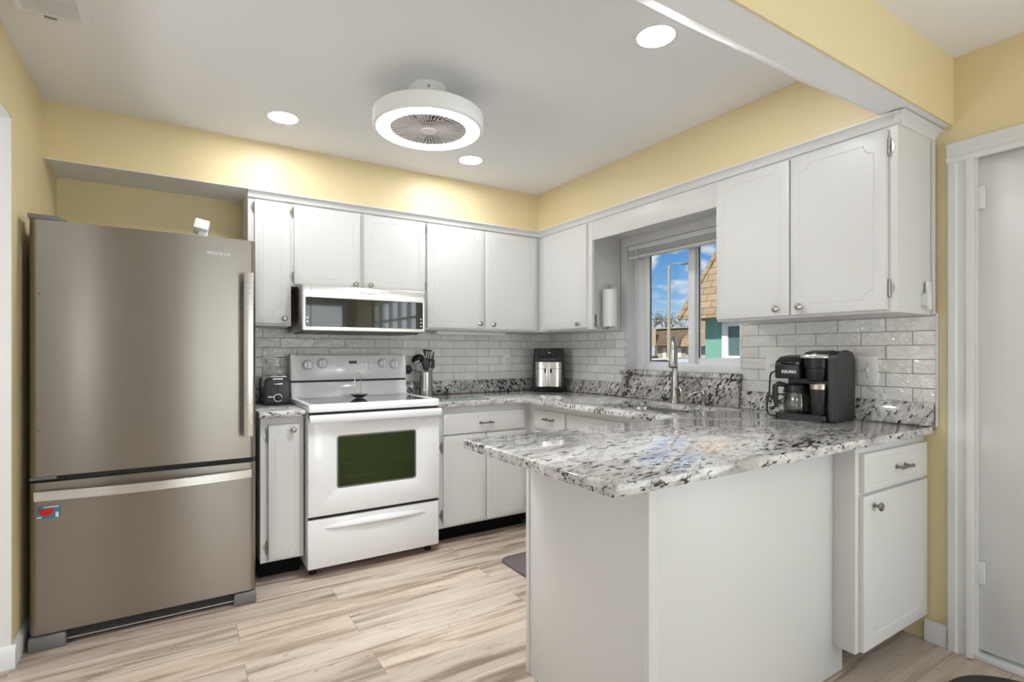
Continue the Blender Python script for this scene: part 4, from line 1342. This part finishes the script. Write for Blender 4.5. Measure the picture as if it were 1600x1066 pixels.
def can(x, y, label, m='can', r=.070, group='recessed ceiling lights'):
    t = thing('recessed_light', label, 'ceiling light', (x, y, ZC-.006), group=group)
    MB().lathe([(r, .0058), (r, .0015), (r+.006, .0003), (r+.016, .0022), (r+.018, .0058)], (x, y, ZC-.006), n=48).build('trim_ring', 'plastic_white', t)
    MB().lathe([(0, .0022), (r-.0004, .0022), (r-.0004, .0030), (0, .0030)], (x, y, ZC-.006), n=48).build('lens', m, t)
can(.454, 2.926, 'round recessed light in the ceiling left of the fan, above the narrow cabinet')
can(1.552, 2.945, 'small-looking recessed light behind the fan, near the back corner')
can(1.544, 1.414, 'large recessed light beside the sloped beam')
for x, y in ((-.9, -.7), (-.9, -2.3), (1.5, -2.3)):  # unseen ceiling lamps added to brighten the front room
    can(x, y, 'added recessed fill light in the front room ceiling behind the viewer', 'fillfront', group='added front room fill lights')
for x, y, lb in ((-1.5, -1.0, 'added globe fill lamp in the front room, left behind the viewer'), (1.75, -1.2, 'added globe fill lamp in the front room, right behind the viewer'), (-1.75, 1.75, 'added globe fill lamp in the side room left of the refrigerator')):  # three unseen globe lamps added to brighten the kitchen
    t = thing('fill_lamp', lb, 'lamp', (x, y, 0))
    MB().lathe([(0, .0004), (.14, .0004), (.14, .012), (.02, .022), (.012, .03), (.012, 1.10), (.05, 1.12), (.05, 1.14), (0, 1.14)], (x, y, 0), n=32).build('stand', 'nickel', t)
    MB().ball((x, y, 1.285), .15, u=32, v=20).build('fill_globe', ('globe' if y < 0 else 'fillhall'), t)
t = thing('ceiling_vent', 'white slotted air vent in the ceiling above the refrigerator', 'air vent', (-.38, 2.30, ZC-.012))
slab(ccw(rect(-.490, -.273, 2.08, 2.507)), [ccw(rect(-.462, -.301, 2.108, 2.479))], ZC-.008, ZC-.0003, .002).build('vent_frame', 'ceiling', t)
k = MB()
for i in range(26):
    y = 2.112+.0142*i
    k.box(-.462, -.301, y, y+.009, ZC-.0075, ZC-.0055, mx=None)
k.build('louvres', 'ceiling', t)
MB().box(-.462, -.301, 2.108, 2.479, ZC-.0015, ZC-.0005).build('duct_shadow', mat('duct', (.30, .29, .27), .8), t)
MB().box(-.408, -.372, 2.484, 2.492, ZC-.013, ZC-.0078, .001).build('damper_lever', 'hinge', t)

# ------------------------------------------------------------------ floor things
tag(MB().prism(ccw(rounded(rect(1.592, 2.06, 1.75, 2.672), .055)), 'xy', .0004, .014, .004).build('floor_mat', 'mat'), 'dark grey-brown cushioned mat on the floor in front of the sink', 'mat')
tag(MB().lathe([(0, .0004), (.235, .0004), (.240, .006), (.240, .014), (.232, .020), (0, .021)], (2.395, .545, 0), n=64).build('round_mat', mat('black_mat', (.012, .014, .012), .4)), 'round black mat on the floor by the door, only its edge in the frame', 'mat')

# ------------------------------------------------------------------ outside the kitchen window
struct('ground', MB().box(3.0, 90, -30, 80, -.30, -.18), 'asphalt')
t = thing('neighbour_building', 'teal stucco building with a tan shingled mansard roof across the yard', 'building', (9.5, 4.0, -.18))
k = MB()
k.box(8.0, 12, -6, 6.165, -.18, 1.86)
k.build('wall', 'stucco', t)
# mansard: sloped skirt facing the yard and its hipped end
bm = bmesh.new()
v = [bm.verts.new(p) for p in ((7.62, 6.42, 1.82), (7.62, -6, 1.82), (8.55, -6, 3.62), (8.55, 5.93, 3.62), (12, 6.42, 1.82), (12, 5.93, 3.62), (12, -6, 3.62), (12, -6, 1.82))]
for f in ((0, 1, 2, 3), (0, 3, 5, 4), (3, 2, 6, 5), (0, 4, 7, 1), (4, 5, 6, 7), (1, 7, 6, 2)):
    bm.faces.new([v[i] for i in f])
MB().add(bm).build('mansard_roof', 'shingle', t)
MB().tube([(7.61, 6.43, 1.83), (8.545, 5.935, 3.625)], .05, 8).build('hip_ridge', 'shingle', t)
MB().box(8.48, 12, -6, 6.0, 3.60, 3.70).build('parapet_cap', 'beigewall', t)
wn = slab(ccw(rect(-5.79, -5.24, 1.05, 1.74)), [ccw(rect(-5.675, -5.40, 1.17, 1.675))], 0, .05, .004, mx=face_right(7.998)).build('window', 'vinyl', t)
MB().box(7.985, 7.99, 5.39, 5.68, 1.16, 1.68).build('pane', 'winDark', wn)
t = thing('far_building', 'beige building with a brown mansard roof beyond the parking lot', 'building', (33, 24, -.18))
MB().box(30.6, 38, 14.5, 27.9, -.18, 1.9).build('wall', 'beigewall', t)
bm = bmesh.new()
v = [bm.verts.new(p) for p in ((30, 28.25, 1.75), (30, 14, 1.75), (30.6, 14, 3.0), (30.6, 28.1, 3.0), (38.5, 28.25, 1.75), (38.5, 28.1, 3.0), (38.5, 14, 3.0), (38.5, 14, 1.75))]
for f in ((0, 1, 2, 3), (0, 3, 5, 4), (3, 2, 6, 5), (0, 4, 7, 1), (4, 5, 6, 7), (1, 7, 6, 2)):
    bm.faces.new([v[i] for i in f])
MB().add(bm).build('mansard_roof', 'shinglebrown', t)
MB().box(30.4, 38.5, 14, 28.15, 2.99, 3.07).build('parapet_cap', 'beigewall', t)
MB().box(29.96, 30.0, 27.45, 28.25, 1.75, 3.0).build('pale_corner_panel', 'beigewall', t)
MB().box(30.55, 30.62, 27.0, 27.3, -.1, 1.6).box(30.55, 30.62, 25.6, 25.9, -.1, 1.6).build('wall_reveal', 'trim', t)
t = thing('small_house', 'house with a tan shingled hip roof just left of the teal building', 'house', (20, 14, -.18))
MB().box(19.4, 24, 10, 16.0, -.18, 1.5).build('wall', mat('house_cream', (.48, .45, .36), .8), t)
bm = bmesh.new()
v = [bm.verts.new(p) for p in ((19, 16.3, 1.5), (19, 9.5, 1.5), (20.6, 9.5, 3.5), (20.6, 15.0, 3.5), (24.5, 16.3, 1.5), (24.5, 15, 3.5), (24.5, 9.5, 3.5), (24.5, 9.5, 1.5))]
for f in ((0, 1, 2, 3), (0, 3, 5, 4), (3, 2, 6, 5), (0, 4, 7, 1), (4, 5, 6, 7), (1, 7, 6, 2)):
    bm.faces.new([v[i] for i in f])
MB().add(bm).build('roof', 'shingle', t)
t = thing('street_lamp', 'tall slim street lamp with one curved arm beyond the window', 'street lamp', (18, 15.75, -.18))
MB().cyl((18, 15.75, -.18), (18, 15.75, 5.02), .085, .055, 16).build('lamp_post', 'pole', t)
MB().tube(smooth([(18, 15.75, 4.75), (18, 15.62, 4.98), (18, 15.40, 5.05), (18, 15.05, 5.02)]), .025, 8).build('arm', 'pole', t)
MB().box(17.9, 18.1, 14.80, 15.08, 4.93, 5.02, .03).build('lamp_head', 'greyplastic', t)
# bare winter trees behind the far building
def bare_tree(x, y, h, seed, label, leafy):
    rng = random.Random(seed)
    t = thing('tree', label, 'tree', (x, y, -.18), group=None)
    br = MB()
    tips = []
    def grow(p, d, L, r, lv):
        q = p+d*L
        br.tube([p, p+d*L*.5+Vector((rng.uniform(-.05, .05), rng.uniform(-.05, .05), 0))*L, q], r, 5, radii=[r, r*.85, r*.65])
        if lv == 0:
            tips.append(q)
            return
        for k in range(3 if lv > 1 else 4):
            nd = (d+Vector((rng.uniform(-.75, .75), rng.uniform(-.85, .85), rng.uniform(-.15, .5)))).normalized()
            grow(p+d*L*rng.uniform(.55, 1), nd, L*rng.uniform(.6, .78), r*.6, lv-1)
    grow(Vector((x, y, -.18)), Vector((0, 0, 1)), h*.36, .16, 4)
    br.build('branches', 'bark', t)
    bm = bmesh.new()
    for p in tips:
        for k in range(leafy):
            c = p+Vector((rng.gauss(0, .28), rng.gauss(0, .28), rng.gauss(0, .25)))
            a = Vector((rng.gauss(0, 1), rng.gauss(0, 1), rng.gauss(0, 1))).normalized()*.11
            b = Vector((rng.gauss(0, 1), rng.gauss(0, 1), rng.gauss(0, 1))).normalized()*.07
            bm.faces.new([bm.verts.new(c+a), bm.verts.new(c+b), bm.verts.new(c-a), bm.verts.new(c-b)])
    m = MB()
    me = bpy.data.meshes.new('tmp'); bm.to_mesh(me); bm.free(); m.bm.from_mesh(me)
    m.build('foliage', 'leaf', t)
bare_tree(40, 36.6, 6.3, 3, 'left winter tree with sparse olive leaves behind the far building', 5)
bare_tree(50, 40.6, 7.2, 11, 'barer winter tree behind the far building, right of the street lamp', 2)
# parked white car, roof just above the sill
t = thing('parked_car', 'white parked car whose roof shows at the foot of the window', 'car', (12.2, 10.5, -.18))
car = [(8.8, .15), (12.3, .15), (12.35, .55), (11.9, .72), (11.55, .78), (11.15, 1.12), (10.0, 1.16), (9.3, .86), (8.85, .78)]
MB().prism(rounded(ccw([(y, z-.08) for y, z in car]), .10, 4), 'yz', 11.4, 13.1, .05).build('car_body', 'carwhite', t)
MB().prism(ccw([(11.38, .72), (11.08, 1.0), (10.05, 1.03), (9.5, .76)]), 'yz', 11.385, 13.115, .01).build('car_windows', 'carglass', t)
for y in (9.5, 11.6):
    for x0 in (11.42, 12.88):
        MB().cyl((x0, y, .14), (x0+.2, y, .14), .32, n=28).build('wheel', 'rubber', t)
t = thing('outdoor_unit', 'dark round air-conditioning unit by the far beige building', 'air conditioner', (29, 26.7, -.18))
MB().cyl((29, 26.9, -.18), (29, 26.9, .95), .42, n=24).build('housing', 'darkgrey', t)
MB().lathe([(0, .95), (.42, .95), (.40, 1.0), (0, 1.02)], (29, 26.9, 0), n=24).build('fan_guard', 'greyplastic', t)
